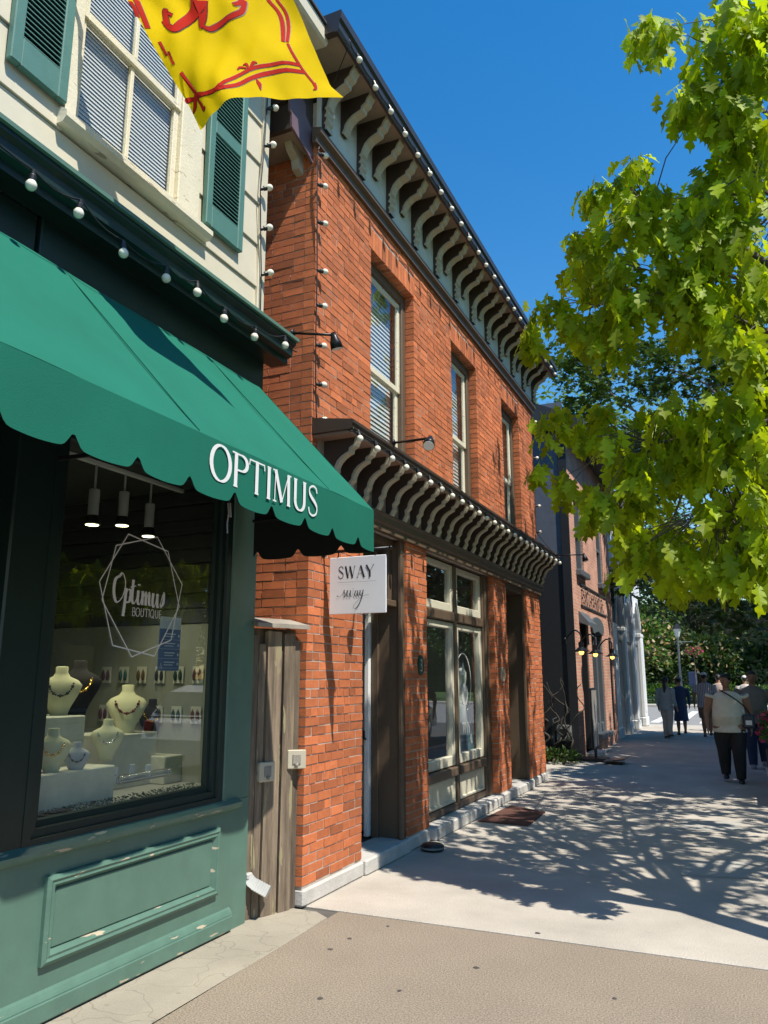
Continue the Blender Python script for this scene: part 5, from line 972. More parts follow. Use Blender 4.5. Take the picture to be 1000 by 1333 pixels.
def cluster_leaves(C, n_per, size, droop, spread, rng):
    """fans of leaves round each twig tip; C = (N,3)"""
    O = []; D = []; U = []; S = []
    for c in C:
        k = max(3, int(rng.normal(n_per, n_per*.2))); a = rng.uniform(0, 6.283, k); e = rng.uniform(-.3, .5, k)
        d = np.stack([np.cos(a), np.sin(a), e-droop], 1); d += rng.normal(0, .2, d.shape)
        o = c+rng.normal(0, spread, (k, 3)); u = np.stack([np.cos(a)*.6, np.sin(a)*.6, np.ones(k)], 1)+rng.normal(0, .35, (k, 3))
        O.append(o); D.append(d); U.append(u); S.append(rng.uniform(.7, 1.15, k)*size)
    return np.concatenate(O), np.concatenate(D), np.concatenate(U), np.concatenate(S)
BARK = mat('bark', (.11, .09, .07), r=.95, var=.4, scale=9, bump=1, bscale=25, stretch=(1, 1, .3))
def skeleton(mb_trunk, mb_br, base, fork, r0, C, rng, ngroup=16):
    base = np.array(base, float); fork = np.array(fork, float)
    mid = (base+fork)/2+rng.normal(0, .05, 3)*[1, 1, 0]
    mb_trunk.tube([base-[0, 0, .2], base+[0, 0, .15], mid, fork, fork+[0, 0, .25]], [r0*1.5, r0*1.15, r0, r0*.85, r0*.5], 12)
    idx = rng.choice(len(C), min(ngroup, len(C)), replace=False); cen = C[idx].copy()
    for _ in range(4):
        lab = np.argmin(((C[:, None]-cen[None])**2).sum(2), 1)
        for g_ in range(len(cen)):
            if (lab == g_).any(): cen[g_] = C[lab == g_].mean(0)
    for g_ in range(len(cen)):
        e = cen[g_]; L_ = np.linalg.norm(e-fork); m1 = fork+(e-fork)*.35+np.array([0, 0, .10*L_]); m2 = fork+(e-fork)*.7+np.array([0, 0, .08*L_])+rng.normal(0, .06*L_, 3)*.6
        q = catmull([fork-[0, 0, .1], m1, m2, e], 5); mb_br.tube(q, list(np.linspace(r0*.34, r0*.08, len(q))), 6)
        for c in C[lab == g_]:
            if min(np.linalg.norm(x_-c) for x_ in q) > .75: continue
            k = len(q)//3+int(np.argmin([np.linalg.norm(x_-c) for x_ in q[len(q)//3:]])); s = q[k]; m_ = (s+c)/2+rng.normal(0, .05*np.linalg.norm(c-s)+.01, 3)+[0, 0, .06]
            mb_br.tube([s, m_, c], [r0*.05, r0*.035, r0*.02], 4, caps=False)
def make_tree(label, base, fork, r0, C, kind, size, n_per, leaf_m, droop=.5, spread=.05, tones=(.8, 1.2), parts=0, ngroup=16, seed=1, group=None, name='tree', trunk_m=None):
    rng = np.random.default_rng(seed); t = thing(name, label, 'tree', tuple(base), group)
    mt, mbr = MB(), MB(); skeleton(mt, mbr, base, fork, r0, C, rng, ngroup); mt.build('trunk', trunk_m or BARK, t, smooth=True); mbr.build('branches', trunk_m or BARK, t, smooth=True, kind='stuff')
    O, D, U, S = cluster_leaves(C, n_per, size, droop, spread, rng); T = rng.uniform(tones[0], tones[1], len(O)); keep = np.ones(len(O), bool)
    if parts:
        pr = np.array([PROJ(o) for o in O]); dist = np.linalg.norm(O-CAM, axis=1); sc = S/dist; sc[(pr[:, 0] < 0) | (pr[:, 0] > 1000) | (pr[:, 1] < 0) | (pr[:, 1] > 1333) | ((O-CAM)@FW < 0)] = 0
        pick = np.argsort(-sc)[:parts]; keep[pick] = False; V, F = PROTO[kind]; ms = []
        for k in range(6):
            b = MB(); b.add(V, F, tone=tones[0]+(tones[1]-tones[0])*(k+.5)/6); ms.append(b.mesh('leaf', leaf_m, recalc=False))
        R = frames(D, U); bl = wloc(t)
        for i in pick:
            o = bpy.data.objects.new('leaf', ms[int(rng.integers(6))]); o.parent = t; mw = Matrix([[R[i][a][0], R[i][a][1], R[i][a][2], O[i][a]-bl[a]] for a in range(3)]+[[0, 0, 0, 1]]) @ Matrix.Scale(S[i], 4); o.matrix_basis = mw; COL.objects.link(o)
    me = leaf_mesh('foliage', kind, O[keep]-np.array(wloc(t)), D[keep], U[keep], S[keep], T[keep], leaf_m); o = bpy.data.objects.new('foliage', me); o.parent = t; o['kind'] = 'stuff'; COL.objects.link(o)
    return t
rng = np.random.default_rng(11); SR = 1.80                # drop of a sun ray per metre of x
# near oak: the masses seen in the photo, then the rest of the crown over the road that throws the dappled shade
OAKB = [(855, 50, 42, 25), (960, 60, 55, 65), (905, 130, 32, 42), (965, 170, 45, 60), (822, 215, 14, 24), (790, 285, 38, 42), (855, 290, 42, 40), (940, 285, 60, 62), (765, 350, 38, 42), (842, 365, 58, 50), (935, 385, 66, 60),
        (715, 400, 26, 20), (688, 445, 14, 18), (745, 425, 30, 22), (815, 435, 50, 26), (975, 465, 28, 30), (730, 566, 26, 26), (790, 555, 28, 30), (860, 560, 46, 32), (930, 555, 48, 38), (980, 560, 25, 60), (744, 636, 14, 14), (699, 622, 8, 12), (772, 666, 26, 28), (835, 680, 34, 28), (900, 722, 50, 34), (962, 735, 42, 40), (960, 660, 42, 40), (830, 725, 30, 22), (905, 610, 42, 24), (985, 700, 20, 70), (820, 610, 30, 26)]
C = []
for (u, v, ru, rv) in OAKB:
    n = max(2, int(ru*rv*3.14/330))
    for _ in range(n):
        while True:
            a, b = rng.uniform(-1, 1, 2)
            if a*a+b*b < 1: break
        k = PY(u+a*ru, v+b*rv-8, 1.0)[0]              # x per metre of y along this sight line
        Y = (6.45-.38*3)/(1+.38*k); C.append(PY(u+a*ru, v+b*rv-8, Y+.15+abs(rng.normal(0, .55))))
        if u > 740 and rng.random() < .8:
            p = PY(u+a*ru, v+b*rv, rng.uniform(6.8, 11.5)); tt = p[0]+3
            if not (p[2]-SR*tt > 2.9 and p[1]+.38*tt < 10.4): C.append(p)
# unseen part of the crown, over the road and above the frame
n = 0
while n < 850:
    p = np.array([rng.uniform(-1.6, 5.0), rng.uniform(5.3, 12.5), rng.uniform(2.6, 8.6)])
    e = ((p[0]-1.7)/3.3)**2+((p[1]-8.6)/3.9)**2+((p[2]-5.6)/3.1)**2
    if e > 1: continue
    sx = -3; tt = p[0]-sx; zf = p[2]-SR*tt; yf = p[1]+.38*tt     # where its shadow meets the facade
    if (zf > 2.9 and yf < 10.4) or (zf > 0 and yf < 6.9): continue
    tg = p[2]/SR; gx, gy = p[0]-tg, p[1]+.38*tg
    if zf <= 0 and gy < 6.0+.25*rng.random(): continue
    u, v = PROJ(p)
    if u < 1010: 
        continue
    C.append(p); n += 1
C = np.array(C)
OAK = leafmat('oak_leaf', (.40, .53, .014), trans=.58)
make_tree('bright yellow green oak overhanging the pavement from the right', (1.15, 5.25, 0), (1.25, 5.6, 3.0), .13, C, 'oak', .215, 10, OAK, droop=1.5, spread=.05, tones=(.5, 1.3), parts=300, ngroup=26, seed=3, name='oak_tree')
# darker maple beyond
MPB = [(820, 480, 60, 42), (900, 480, 70, 50), (760, 500, 40, 42), (965, 520, 40, 70), (850, 590, 60, 40), (790, 600, 30, 30), (930, 600, 60, 40), (850, 745, 60, 25), (920, 760, 70, 30), (965, 700, 40, 60), (805, 765, 20, 14), (830, 640, 30, 25), (960, 800, 40, 22), (740, 460, 25, 25)]
C = []
for (u, v, ru, rv) in MPB:
    for _ in range(int(ru*rv*3.14/75)):
        a, b = rng.uniform(-1, 1, 2)
        if a*a+b*b > 1: continue
        if ((u+a*ru-885)/30)**2+((v+b*rv-658)/24)**2 < 1: continue
        C.append(PY(u+a*ru, v+b*rv, rng.uniform(20.5, 25)))
for _ in range(4200):
    p = np.array([rng.uniform(.6, 5.5), rng.uniform(11, 25), rng.uniform(2.8, 8.5)]); tt = p[0]+3
    if p[2]-SR*tt > .2 and 13.5 < p[1]+.38*tt < 22: continue
    if ((p[0]-2.2)/3.4)**2+((p[1]-17.5)/6.5)**2+((p[2]-5.8)/2.9)**2 < 1.1 and PROJ(p)[0] > 985: C.append(p)
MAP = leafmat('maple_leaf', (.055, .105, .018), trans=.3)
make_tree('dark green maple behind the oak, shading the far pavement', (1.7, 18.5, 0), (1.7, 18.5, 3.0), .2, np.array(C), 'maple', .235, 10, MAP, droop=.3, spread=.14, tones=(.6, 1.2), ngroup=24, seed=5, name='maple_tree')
def crown(c, r, n, seed, hollow=.35):
    g_ = np.random.default_rng(seed); out = []
    lob = [np.array(c)+g_.normal(0, .45, 3)*np.array(r) for _ in range(9)]
    while len(out) < n:
        p = lob[int(g_.integers(9))]+g_.normal(0, .32, 3)*np.array(r)
        q = (p-np.array(c))/np.array(r)
        if q@q < 1.25: out.append(p)
    return np.array(out)
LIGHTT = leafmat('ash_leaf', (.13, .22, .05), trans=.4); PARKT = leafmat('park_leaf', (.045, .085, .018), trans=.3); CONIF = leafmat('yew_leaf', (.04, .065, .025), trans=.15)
make_tree('light green tree rising behind the far roofs', (-6.8, 37, 0), (-6.8, 37, 6), .3, crown((-6.6, 37, 11.5), (4.4, 3.5, 5.6), 620, 21), 'plain', .28, 12, LIGHTT, droop=.3, spread=.3, seed=21)
park = [(-16, 62, 15, 7, PARKT), (-8.5, 60, 12, 5.5, CONIF), (-3.0, 66, 18, 7, PARKT), (2.5, 58, 13, 5, PARKT), (8.0, 64, 17, 7, PARKT), (-10, 75, 20, 8, LIGHTT), (16, 66, 16, 7, PARKT), (24, 56, 11, 8, PARKT), (34, 55, 11, 8, CONIF), (45, 57, 12, 8, PARKT)]  # last three are unseen, added to hide the bright horizon in the shop glass
plab = ['broad tree at the left edge of the park', 'dark evergreen tree behind the street lamp', 'tall park tree behind the street lamp, right of the evergreen', 'mid-height park tree with a pale trunk behind the walkers', 'tall park tree at the right behind the walkers', 'tall pale green tree at the back of the park', 'broad tree at the far right of the park', 'added low spreading tree beyond the crossing, right of the road', 'added dark low tree beyond the crossing, further right', 'added farthest right low tree beyond the crossing']
for i, (x, y, h, r, m_) in enumerate(park):
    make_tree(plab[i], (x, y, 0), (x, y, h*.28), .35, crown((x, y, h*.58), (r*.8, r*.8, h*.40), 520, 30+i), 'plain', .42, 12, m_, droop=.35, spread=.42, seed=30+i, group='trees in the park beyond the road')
# trees across the street: they show in the window glass
for i, (x, y) in enumerate(((13.2, 9), (13.0, 20), (14, 31), (13.2, -3))):
    make_tree(['street tree across the road opposite the boutique', 'street tree across the road opposite the brick building', 'street tree across the road near the corner', 'street tree across the road behind the viewer'][i], (x, y, 0), (x, y, 2.6), .2, crown((x, y, 5.6), (3.2, 3.6, 2.9), 260, 50+i), 'maple', .26, 10, PARKT if i % 2 else leafmat('street_leaf', (.10, .17, .03), trans=.4), spread=.2, seed=50+i, group='street trees across the road')
def shrub(name, label, c, r, n, size, m_, flower=None, nf=0, seed=1, cat='shrub', group=None):
    g_ = np.random.default_rng(seed); t = thing(name, label, cat, (c[0], c[1], 0), group); d = g_.normal(0, 1, (n, 3)); d /= np.linalg.norm(d, axis=1, keepdims=True); d[:, 2] = np.where(d[:, 2] < -.3, -d[:, 2], d[:, 2])
    lump = 1+.18*np.sin(d[:, 0]*5+seed)+.15*np.sin(d[:, 1]*6+d[:, 2]*4); O = np.array(c)+d*np.array(r)*(lump*g_.uniform(.6, 1, n))[:, None]; O[:, 2] = np.maximum(O[:, 2], .02)
    me = leaf_mesh('foliage', 'plain', O-np.array([c[0], c[1], 0]), d+g_.normal(0, .5, d.shape), g_.normal(0, 1, d.shape)+[0, 0, 1], g_.uniform(.7, 1.2, n)*size, g_.uniform(.5, 1.3, n), m_); o = bpy.data.objects.new('foliage', me); o.parent = t; o['kind'] = 'stuff'; COL.objects.link(o)
    if nf:
        k = g_.choice(n, nf, replace=False); me = leaf_mesh('flowers', 'plain', O[k]*1.0+d[k]*size*.5-np.array([c[0], c[1], 0]), g_.normal(0, 1, (nf, 3)), g_.normal(0, 1, (nf, 3)), np.full(nf, size*.9), g_.uniform(.8, 1.2, nf), flower); o = bpy.data.objects.new('flowers', me); o.parent = t; o['kind'] = 'stuff'; COL.objects.link(o)
    mb = MB(); mb.tube([(c[0], c[1], -.02), (c[0], c[1], c[2])], [.05, .02], 6); mb.build('stem', BARK, t); return t
PINK = leafmat('pink_petal', (.65, .08, .22), trans=.3); PALE = leafmat('pale_blossom', (.50, .36, .20), trans=.3); HEDGE = leafmat('hedge_leaf', (.10, .20, .035), trans=.3)
shrub('flowering_shrub', 'large shrub with pale pinkish blossom left of the street lamp', (-6.6, 54.5, 3.0), (2.4, 2.0, 3.0), 2600, .34, HEDGE, PALE, 900, 3)
shrub('flowering_shrub', 'rounded dark shrub behind the street lamp', (-2.2, 55, 2.2), (2.2, 1.8, 2.2), 2000, .32, PARKT, PALE, 160, 4)
shrub('flower_basket', 'basket of pink flowers hanging from the street lamp arm', (LX+.85, LY, 3.05), (.42, .42, .34), 420, .16, HEDGE, PINK, 160, 5, 'flower basket')
for i in range(5): shrub('hedge', ['clipped light green hedge at the park edge, leftmost piece', 'clipped light green hedge left of the street lamp', 'clipped hedge behind the walkers', 'clipped hedge right of the walkers', 'clipped hedge at the right edge of the park'][i], (-9.0+3.6*i, 53.4, .55), (2.0, .7, .65), 1300, .2, HEDGE, seed=60+i, cat='hedge', group='hedges at the park edge')
for i in range(4): shrub('shrub', ['dark bush under the trees, far left of the park', 'dark bush under the trees behind the ponytailed walker', 'dark bush under the trees behind the striped shirt', 'dark bush under the trees at the park right'][i], (-9+5.2*i, 57+1.5*(i % 2), 1.6), (3.0, 1.5, 2.0), 1500, .34, PARKT, seed=70+i, group='bushes under the park trees')
mb = MB(); mb.box(-40, 40, 84, 84.6, 0, 9); tag(mb.build('distant_wall', mat('deep_wood', (.015, .025, .010), r=1, var=.4, scale=.6)), 'dark line of building far behind the park trees', 'wall')
shrub('grass_clump', 'low green weeds at the foot of the dark side wall', (-3.45, 15.5, .08), (.45, .3, .16), 420, .10, PARKT, seed=80, cat='plant')
# planter with pink flowers at the kerb
t = thing('kerb_planter', 'dark kerbside planter box at the right edge', 'planter', (.62, 13.2, 0)); mb = MB(); mb.bev(.24, .9, 11.4, 15.4, .05, .42, .03); mb.build('box', mat('planter_dark', (.03, .028, .026), r=.7), t); mb = MB(); mb.box(.28, .86, 11.45, 15.35, .40, .43); mb.build('soil', mat('soil', (.03, .02, .015), r=1), t)
shrub('planter_flowers', 'pink flowers in the kerbside planter', (.58, 14.6, .70), (.36, .7, .36), 700, .11, HEDGE, PINK, 260, 81, cat='flowers')
# ------------------------------------------------------------------ people
SKIN = mat('skin', (.36, .20, .13), r=.55, var=.06); SKIN2 = mat('tanned_skin', (.26, .14, .09), r=.55, var=.06); HAIRM = mat('dark_hair', (.018, .013, .011), r=.5, var=.3, scale=60)
def fuse(mb, name, m, vox, parent, smooth_it=3):
    """closed lofts -> one continuous skin (voxel remesh + smoothing), world coordinates relative to the parent"""
    me = mb.mesh(name+'_raw', m); o = bpy.data.objects.new(name+'_raw', me); COL.objects.link(o)
    r = o.modifiers.new('r', 'REMESH'); r.mode = 'VOXEL'; r.voxel_size = vox; r.use_smooth_shade = True
    s = o.modifiers.new('s', 'SMOOTH'); s.factor = .5; s.iterations = smooth_it
    dg = bpy.context.evaluated_depsgraph_get(); nm = bpy.data.meshes.new_from_object(o.evaluated_get(dg)); nm.name = name
    bpy.data.objects.remove(o); nm.materials.clear(); nm.materials.append(m)
    at = nm.attributes.new('tone', 'FLOAT', 'FACE'); at.data.foreach_set('value', [1.0]*len(nm.polygons))
    no = bpy.data.objects.new(name, nm); no.parent = parent; COL.objects.link(no); return no
def person(label, loc, heading, h, top, bottom, shoe, build=1.0, phase=.25, sleeve='short', legs='trousers', hair='short', head_turn=0.0, cap=None, bag=None, skin=None, stripes=None, arm_out=.0, arm_bend=.25):
    skin = skin or SKIN; t = thing('person', label, 'person', loc, None); t.rotation_euler = (0, 0, heading)
    W_ = build; hip = .515*h; sh = .815*h
    # joints: the figure faces -y, its left is +x
    def leg(s, ph):
        hx = .052*h*s*max(1, W_*.9); a = ph*s; kn = (hx, -.10*h*a-.015*h, .285*h); an = (hx, -.02*h*a+.13*h*(-a if a > 0 else -a)*.9, .045*h if a > -.0 else .075*h)
        return [(hx, 0, hip), kn, an]
    def arm(s, ph):
        sx = (.118*h*W_**.6+.004)*s; a = -ph*s; el = (sx+(.03+arm_out)*h*s, -.05*h*a+.02*h, .635*h); wr = (sx+(.035+arm_out*.6)*h*s, -.16*h*a-arm_bend*.10*h, .50*h); return [(sx, 0, sh-.012*h), el, wr]
    Ls = [leg(s, phase) for s in (-1, 1)]; As = [arm(s, phase*.8) for s in (-1, 1)]
    torso = [(0, 0, .46*h), (0, .004, .52*h), (0, -.008*h*W_, .60*h), (0, -.004, .70*h), (0, 0, .77*h), (0, .006, .815*h), (0, .008, .845*h)]
    def ell(mb, secs, n=16):
        P = []
        for (c, rx, ry) in secs:
            for j in range(n): a = 2*math.pi*j/n; P.append((c[0]+rx*math.cos(a), c[1]+ry*math.sin(a), c[2]))
        k = len(secs); mb.add(P, [(i*n+j, i*n+(j+1) % n, (i+1)*n+(j+1) % n, (i+1)*n+j) for i in range(k-1) for j in range(n)]+[tuple(range(n))[::-1], tuple(range((k-1)*n, k*n))])
    rx = [.085, .10*W_, .092*W_**1.4, .097*W_, .104*W_**.6, .088*W_**.4, .042]; ry = [.06, .07*W_, .068*W_**1.6, .068*W_**1.1, .062*W_**.8, .048, .040]
    b = MB(); ell(b, [(c, x*h, y*h) for c, x, y in zip(torso, rx, ry)]); b.tube([(0, .006, .83*h), (0, -.004, .885*h)], [.034*h, .031*h], 10)
    ct, st_ = math.cos(head_turn), math.sin(head_turn); hc = (0, -.012*h, .932*h)
    def hd(x, y, z): return (hc[0]+(x*ct-y*st_)*h, hc[1]+(x*st_+y*ct)*h, hc[2]+z*h)
    ell(b, [(hd(0, -.006, z), r*h*.82, r*h) for z, r in ((-.062, .022), (-.05, .036), (-.03, .044), (0, .050), (.025, .051), (.045, .043), (.058, .026), (.066, .008))])
    b.tube([hd(0, -.046, .012), hd(0, -.062, -.012), hd(0, -.048, -.018)], [.006*h, .009*h, .006*h], 6)                     # nose
    for s in (-1, 1): b.tube([hd(.044*s, .004, .012), hd(.047*s, .008, -.012)], [.007*h, .005*h], 6)                           # ears
    for L_ in Ls:
        b.tube([L_[0], ((L_[0][0]+L_[1][0])/2, (L_[0][1]+L_[1][1])/2-.004, (L_[0][2]+L_[1][2])/2), L_[1], (L_[2][0], L_[1][1]*.55+L_[2][1]*.45+.008*h, L_[1][2]*.6+L_[2][2]*.4), L_[2]], [.066*h*W_, .054*h*W_, .036*h*W_**.6, .034*h*W_**.6, .021*h], 12)
        b.tube([(L_[2][0], L_[2][1]+.02*h, L_[2][2]-.018*h), (L_[2][0], L_[2][1]-.07*h, L_[2][2]-.028*h)], [.022*h, .018*h], 8)
    for s, A_ in zip((-1, 1), As):
        b.tube([A_[0], ((A_[0][0]+A_[1][0])/2, (A_[0][1]+A_[1][1])/2, (A_[0][2]+A_[1][2])/2), A_[1], A_[2]], [.034*h*W_**.7, .031*h*W_**.8, .024*h*W_**.5, .016*h], 10)
        w_ = np.array(A_[2]); d = w_-np.array(A_[1]); d /= np.linalg.norm(d); b.tube([w_, w_+d*.02*h, w_+d*.045*h], [.015*h, .019*h, .017*h], 8, sq=[(1, 1), (.6, 1), (.6, 1)])
        for f_ in range(4): o_ = np.array([0, (f_-1.5)*.0088*h, 0]); e = w_+d*(.085-.006*abs(f_-1.3))*h+o_*1.1+np.array([-.012*s*h, 0, 0]); b.tube([w_+d*.042*h+o_, (w_+d*.062*h+o_*1.1), e], [.0054*h, .005*h, .0038*h], 6)
        b.tube([w_+d*.012*h+np.array([0, -.014*h, 0]), w_+d*.04*h+np.array([-.006*s*h, -.026*h, 0])], [.0062*h, .0045*h], 6)
    fuse(b, 'body', skin, .0085, t, 2)
    ey = MB()
    for s in (-1, 1): ey.ball(hd(.018*s, -.0485, .006), .0052*h, 8, 6)
    ey.build('eyes', BLACK, t) if False else None
    o = bpy.data.objects.new('eyes', ey.mesh('eyes', BLACK)); o.parent = t; COL.objects.link(o)
    mo = MB(); mo.tube([hd(-.014, -.047, -.032), hd(0, -.052, -.033), hd(.014, -.047, -.032)], .003*h, 6); o = bpy.data.objects.new('mouth', mo.mesh('mouth', mat('lips', (.22, .08, .06)))); o.parent = t; COL.objects.link(o)
    # clothes
    c = MB(); g_ = .008*h
    sec = [(torso[i], rx[i]*h+g_, ry[i]*h+g_) for i in (1, 2, 3, 4, 5)]; sec.insert(0, ((0, .004, .455*h), rx[1]*h+g_*2.2*W_, ry[1]*h+g_*2.2*W_)); sec.append(((0, .006, .838*h), .055*h, .048*h)); ell(c, sec)
    cut = {'none': .12, 'short': .62, 'long': 1.7}[sleeve]
    for A_ in As:
        if sleeve == 'none': c.tube([A_[0], tuple(np.array(A_[0])+(np.array(A_[1])-np.array(A_[0]))*.16)], [.040*h*W_**.7, .041*h*W_**.7], 10)
        elif sleeve == 'short': e = tuple(np.array(A_[0])+(np.array(A_[1])-np.array(A_[0]))*.72); c.tube([A_[0], e], [.042*h*W_**.7, .042*h*W_**.6], 10)
        else: e = tuple(np.array(A_[1])+(np.array(A_[2])-np.array(A_[1]))*.85); c.tube([A_[0], A_[1], e], [.042*h*W_**.7, .034*h, .026*h], 10)
    fuse(c, 'top', top, .011, t, 3)
    c = MB()
    if legs in ('trousers', 'shorts'):
        ell(c, [((0, .004, z*h), rx[1]*h+q, ry[1]*h+q) for z, q in ((.455, -.004*h), (.50, -.008*h), (.53, -.014*h))])
        for L_ in Ls:
            kn = np.array(L_[1]); an = np.array(L_[2])
            if legs == 'trousers': c.tube([L_[0], tuple((np.array(L_[0])+kn)/2), tuple(kn), tuple((kn+an)/2+[0, .01*h, 0]), tuple(an+[0, 0, -.012*h])], [.062*h*W_, .061*h*W_, .049*h*W_**.8, .043*h*W_**.8, .041*h], 12)
            else: c.tube([L_[0], tuple((np.array(L_[0])+kn)/2), tuple(kn+[0, 0, .012*h])], [.062*h*W_, .064*h*W_, .060*h*W_], 12)
    else: ell(c, [((0, 0, z*h), q*h, q*h*.8) for z, q in ((.24, .128), (.32, .12), (.42, .112), (.52, .108), (.60, .09))])
    fuse(c, {'trousers': 'trousers', 'shorts': 'shorts', 'dress': 'skirt'}[legs], bottom, .011, t, 3)
    for L_ in Ls:
        c = MB(); a = L_[2]; ell(c, [((a[0], a[1]-.022*h, z), w_, l_) for z, w_, l_ in ((a[2]-.045*h, .026*h, .074*h), (a[2]-.036*h, .028*h, .076*h), (a[2]-.02*h, .026*h, .062*h), (a[2]-.002*h, .024*h, .034*h))]); o = bpy.data.objects.new('shoe', c.mesh('shoe', shoe, smooth=True)); o.parent = t; COL.objects.link(o)
    hr = MB(); ell(hr, [(hd(0, .010, z), r*h*.84, r*h) for z, r in ((-.028, .036), (-.01, .046), (.012, .0535))]); ell(hr, [(hd(0, c_, z), r*h*.86, r*h) for z, r, c_ in ((.008, .053, .010), (.024, .0555, .005), (.036, .0555, .0), (.048, .050, -.005), (.062, .034, -.006), (.072, .010, -.006))])
    if hair == 'pony': hr.tube([hd(0, .05, .03), hd(0, .072, .0), hd(0, .078, -.08), hd(0, .075, -.18), hd(0, .07, -.25)], [.02*h, .026*h, .028*h, .024*h, .008*h], 8)
    o = bpy.data.objects.new('hair', hr.mesh('hair', HAIRM, smooth=True)); o.parent = t; COL.objects.link(o)
    if cap:
        cp = MB(); ell(cp, [(hd(0, .0, z), r*h*.86, r*h*1.02) for z, r in ((.012, .0565), (.035, .056), (.055, .046), (.069, .028), (.075, .006))]); cp.prism([(hd(x, y, 0)[0], hd(x, y, 0)[1]) for x, y in ((-.04, -.035), (-.03, -.085), (0, -.098), (.03, -.085), (.04, -.035))], 2, hc[2]+.014*h, hc[2]+.018*h); o = bpy.data.objects.new('cap', cp.mesh('cap', cap, smooth=True)); o.parent = t; COL.objects.link(o)
    return t
def solid(n, c, r=.75): return mat(n, c, r=r, var=.1, scale=14, bump=.25, bscale=25)
BLKC = solid('black_cloth', (.010, .010, .012)); SHOEB = solid('black_shoe', (.015, .015, .016), .5)
pw = person('person in a cream sleeveless top and black trousers walking towards the viewer', (-.27, 13.86, 0), .04, 1.66, solid('cream_top', (.62, .58, .47)), BLKC, SHOEB, build=1.36, phase=.35, sleeve='none', head_turn=-.75, arm_out=.02, skin=SKIN2)
t = thing('shoulder_bag', 'small dark crossbody bag of the person in the cream top', 'bag', (-.02, 13.78, .85)); mb = MB(); mb.bev(-.07, .10, 13.66, 13.74, .83, 1.04, .02); mb.build('pouch', solid('navy_leather', (.02, .03, .05), .5), t); mb = MB(); mb.bev(-.03, .06, 13.652, 13.66, .88, .95, .004); mb.build('label_patch', WHITE, t)
mb = MB(); mb.tube(catmull([(.05, 13.72, 1.03), (-.05, 13.68, 1.18), (-.22, 13.695, 1.32), (-.36, 13.80, 1.40), (-.37, 13.90, 1.40)], 5), .010, 6); mb.build('strap', BLKC, t)
person('person in a grey-brown T-shirt and blue jeans behind the cream top', (.13, 16.1, 0), .0, 1.72, solid('taupe_tee', (.17, .15, .12)), solid('blue_denim', (.02, .035, .085)), solid('grey_shoe', (.25, .25, .26)), build=1.22, phase=-.3, skin=SKIN2, arm_out=.03)
# striped shirt: real vertical stripe pattern woven in the cloth (object space)
def striped(name, c1, c2, n):
    m = mat(name, c1, r=.75, var=.05); tN = m.node_tree.nodes; tl = m.node_tree.links; tc = tN.new('ShaderNodeTexCoord'); sp = tN.new('ShaderNodeSeparateXYZ'); tl.new(tc.outputs['Object'], sp.inputs[0])
    mu = tN.new('ShaderNodeMath'); mu.operation = 'MULTIPLY'; mu.inputs[1].default_value = n; tl.new(sp.outputs[0], mu.inputs[0]); fr = tN.new('ShaderNodeMath'); fr.operation = 'FRACT'; tl.new(mu.outputs[0], fr.inputs[0]); gt = tN.new('ShaderNodeMath'); gt.operation = 'GREATER_THAN'; gt.inputs[1].default_value = .62; tl.new(fr.outputs[0], gt.inputs[0])
    mx = tN.new('ShaderNodeMix'); mx.data_type = 'RGBA'; mx.inputs[6].default_value = (*c1, 1); mx.inputs[7].default_value = (*c2, 1); tl.new(gt.outputs[0], mx.inputs[0]); tl.new(mx.outputs[2], tN['Principled BSDF'].inputs['Base Color']); return m
person('person in a white and blue striped shirt, shorts and white cap walking away', (-1.02, 23.9, 0), math.pi-.1, 1.74, striped('striped_shirt', (.55, .56, .60), (.12, .14, .24), 22), solid('khaki_shorts', (.16, .12, .08)), SHOEB, build=1.15, phase=.4, legs='shorts', cap=solid('white_cap', (.7, .7, .7)), skin=SKIN2)
person('person with a long dark ponytail in pale blue top and light trousers', (-1.98, 23.0, 0), math.pi-.55, 1.62, solid('pale_blue_shirt', (.30, .38, .42)), solid('stone_trousers', (.45, .42, .38)), SHOEB, build=1.12, phase=.15, sleeve='long', hair='pony', head_turn=.4)
person('person in a dark blue dress and cap beside the ponytailed walker', (-1.72, 24.4, 0), math.pi+.2, 1.62, solid('blue_dress', (.035, .06, .14)), solid('blue_dress', (.035, .06, .14)), SHOEB, build=1.02, phase=.2, legs='dress', sleeve='long', cap=solid('grey_cap', (.2, .2, .22)))
person('person in a white top and white cap far behind the other walkers', (.02, 27.2, 0), math.pi, 1.66, solid('white_tee', (.6, .58, .55)), BLKC, SHOEB, build=1.05, phase=.3, cap=MATS['white_cap'])
person('person in a pale top half hidden behind the striped shirt', (-.72, 26.6, 0), math.pi+.1, 1.70, solid('peach_tee', (.5, .40, .35)), BLKC, SHOEB, build=1.0, phase=-.3)
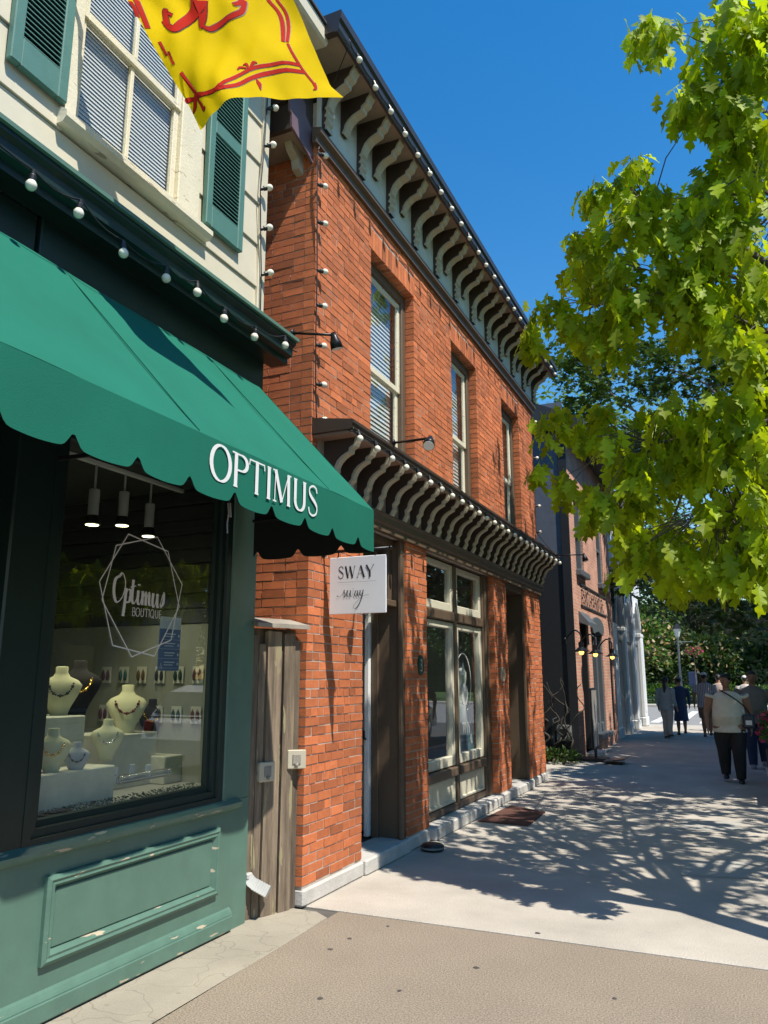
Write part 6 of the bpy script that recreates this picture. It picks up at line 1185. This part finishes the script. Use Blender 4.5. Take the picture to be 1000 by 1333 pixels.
# ------------------------------------------------------------------ parked cars (they show in the shop glass)
def car(label, x, y, paint):
    t = thing('parked_car', label, 'car', (x, y, -.13), 'cars parked along the kerb'); Z = -.13
    prof = [(-2.25, .35), (-2.30, .62), (-2.22, .92), (-1.95, 1.02), (-1.35, 1.06), (1.10, 1.02), (1.75, .92), (2.18, .78), (2.26, .55), (2.20, .34)]
    cab = [(-2.05, 1.02), (-1.75, 1.46), (-1.35, 1.58), (.10, 1.58), (.55, 1.46), (1.18, 1.01)]
    def loft(pr, ws, closed_z):
        mb = MB(); n = len(pr); P = []
        for w_, sh_ in ws:
            for a, z in pr: P.append((x+w_, y+a*(1-.03*sh_), Z+z if sh_ == 0 else Z+z-(.03*sh_ if z > .9 else 0)))
        k = len(ws); mb.add(P, [(i*n+j, i*n+(j+1) % n, (i+1)*n+(j+1) % n, (i+1)*n+j) for i in range(k-1) for j in range(n)]+[tuple(range(n)), tuple(range((k-1)*n, k*n))[::-1]]); return mb
    loft(prof, [(-.90, 1), (-.86, .2), (-.5, 0), (.5, 0), (.86, .2), (.90, 1)], True).build('body', paint, t)
    mb = MB(); n = len(cab); P = []
    for w_, top_ in ((-.84, 0), (-.62, 1), (.62, 1), (.84, 0)):
        for a, z in cab: P.append((x+(w_ if top_ or z > 1.2 else w_), y+a, Z+z+(.015 if top_ else -.02)))
    P = []
    for s in (-1, 1):
        for a, z in cab: P.append((x+s*(.86-.24*(z-1.0)/.58), y+a, Z+z))
    mb.add(P, [tuple(range(n)), tuple(range(n, 2*n))[::-1]]+[(i, i+1, n+i+1, n+i) for i in range(n-1)]); mb.build('cabin', paint, t)
    WG = mat('tinted_window', (.02, .025, .03), r=.05, spec=.8)
    for s in (-1, 1):
        for a0, a1 in ((-1.72, -.55), (-.47, .72)):
            X_ = lambda z: x+s*(.866-.24*(z-1.0)/.58); q = MB(); q.add([(X_(1.06), y+a0, Z+1.06), (X_(1.06), y+a1+.12*(a1 > 0), Z+1.06), (X_(1.48), y+a1-(.33 if a1 > 0 else 0), Z+1.48), (X_(1.48), y+a0+(.16 if a0 < -1 else 0), Z+1.48)], [(0, 1, 2, 3)]); q.build('side_window', WG, t)
    for a0, z0, a1, z1 in ((.58, 1.45, 1.14, 1.05), (-1.78, 1.45, -2.03, 1.06)): q = MB(); e = .012*(1 if a0 > 0 else -1); q.add([(x-.66, y+a0+e, Z+z0+.01), (x+.66, y+a0+e, Z+z0+.01), (x+.78, y+a1+e, Z+z1+.01), (x-.78, y+a1+e, Z+z1+.01)], [(0, 1, 2, 3)]); q.build('windscreen', WG, t)
    for s in (-1, 1):
        for a in (-1.42, 1.40):
            q = MB(); q.lathe([(.24, -.10), (.33, -.09), (.34, .0), (.33, .09), (.24, .10)], (x+s*.82, y+a, Z+.34), 24, 'X'); o = q.build('wheel', BLACK, t); q = MB(); q.lathe([(.22, s*.101), (.20, s*.112), (.05, s*.118)], (x+s*.82, y+a, Z+.34), 16, 'X'); q.build('rim', SILV, o)
        q = MB(); q.bev(x+s*.62-.16, x+s*.62+.16, y+2.13, y+2.235, Z+.66, Z+.80, .03); q.build('headlight', WHITE, t); q = MB(); q.bev(x+s*.70-.1, x+s*.70+.1, y-2.31, y-2.22, Z+.75, Z+.95, .02); q.build('tail_light', mat('tail_red', (.3, .01, .01), r=.2), t); q = MB(); q.bev(x+s*.90, x+s*1.04, y+.85, y+.97, Z+1.02, Z+1.16, .02) if s > 0 else q.bev(x-1.04, x-.90, y+.85, y+.97, Z+1.02, Z+1.16, .02); q.build('mirror', paint, t)
CARW = mat('white_car_paint', (.72, .73, .75), r=.15, var=.02, spec=.6)
car('white parked car nearer the viewer at the kerb', 3.0, 14.1, CARW); car('white parked car further up the kerb', 3.0, 20.2, CARW)
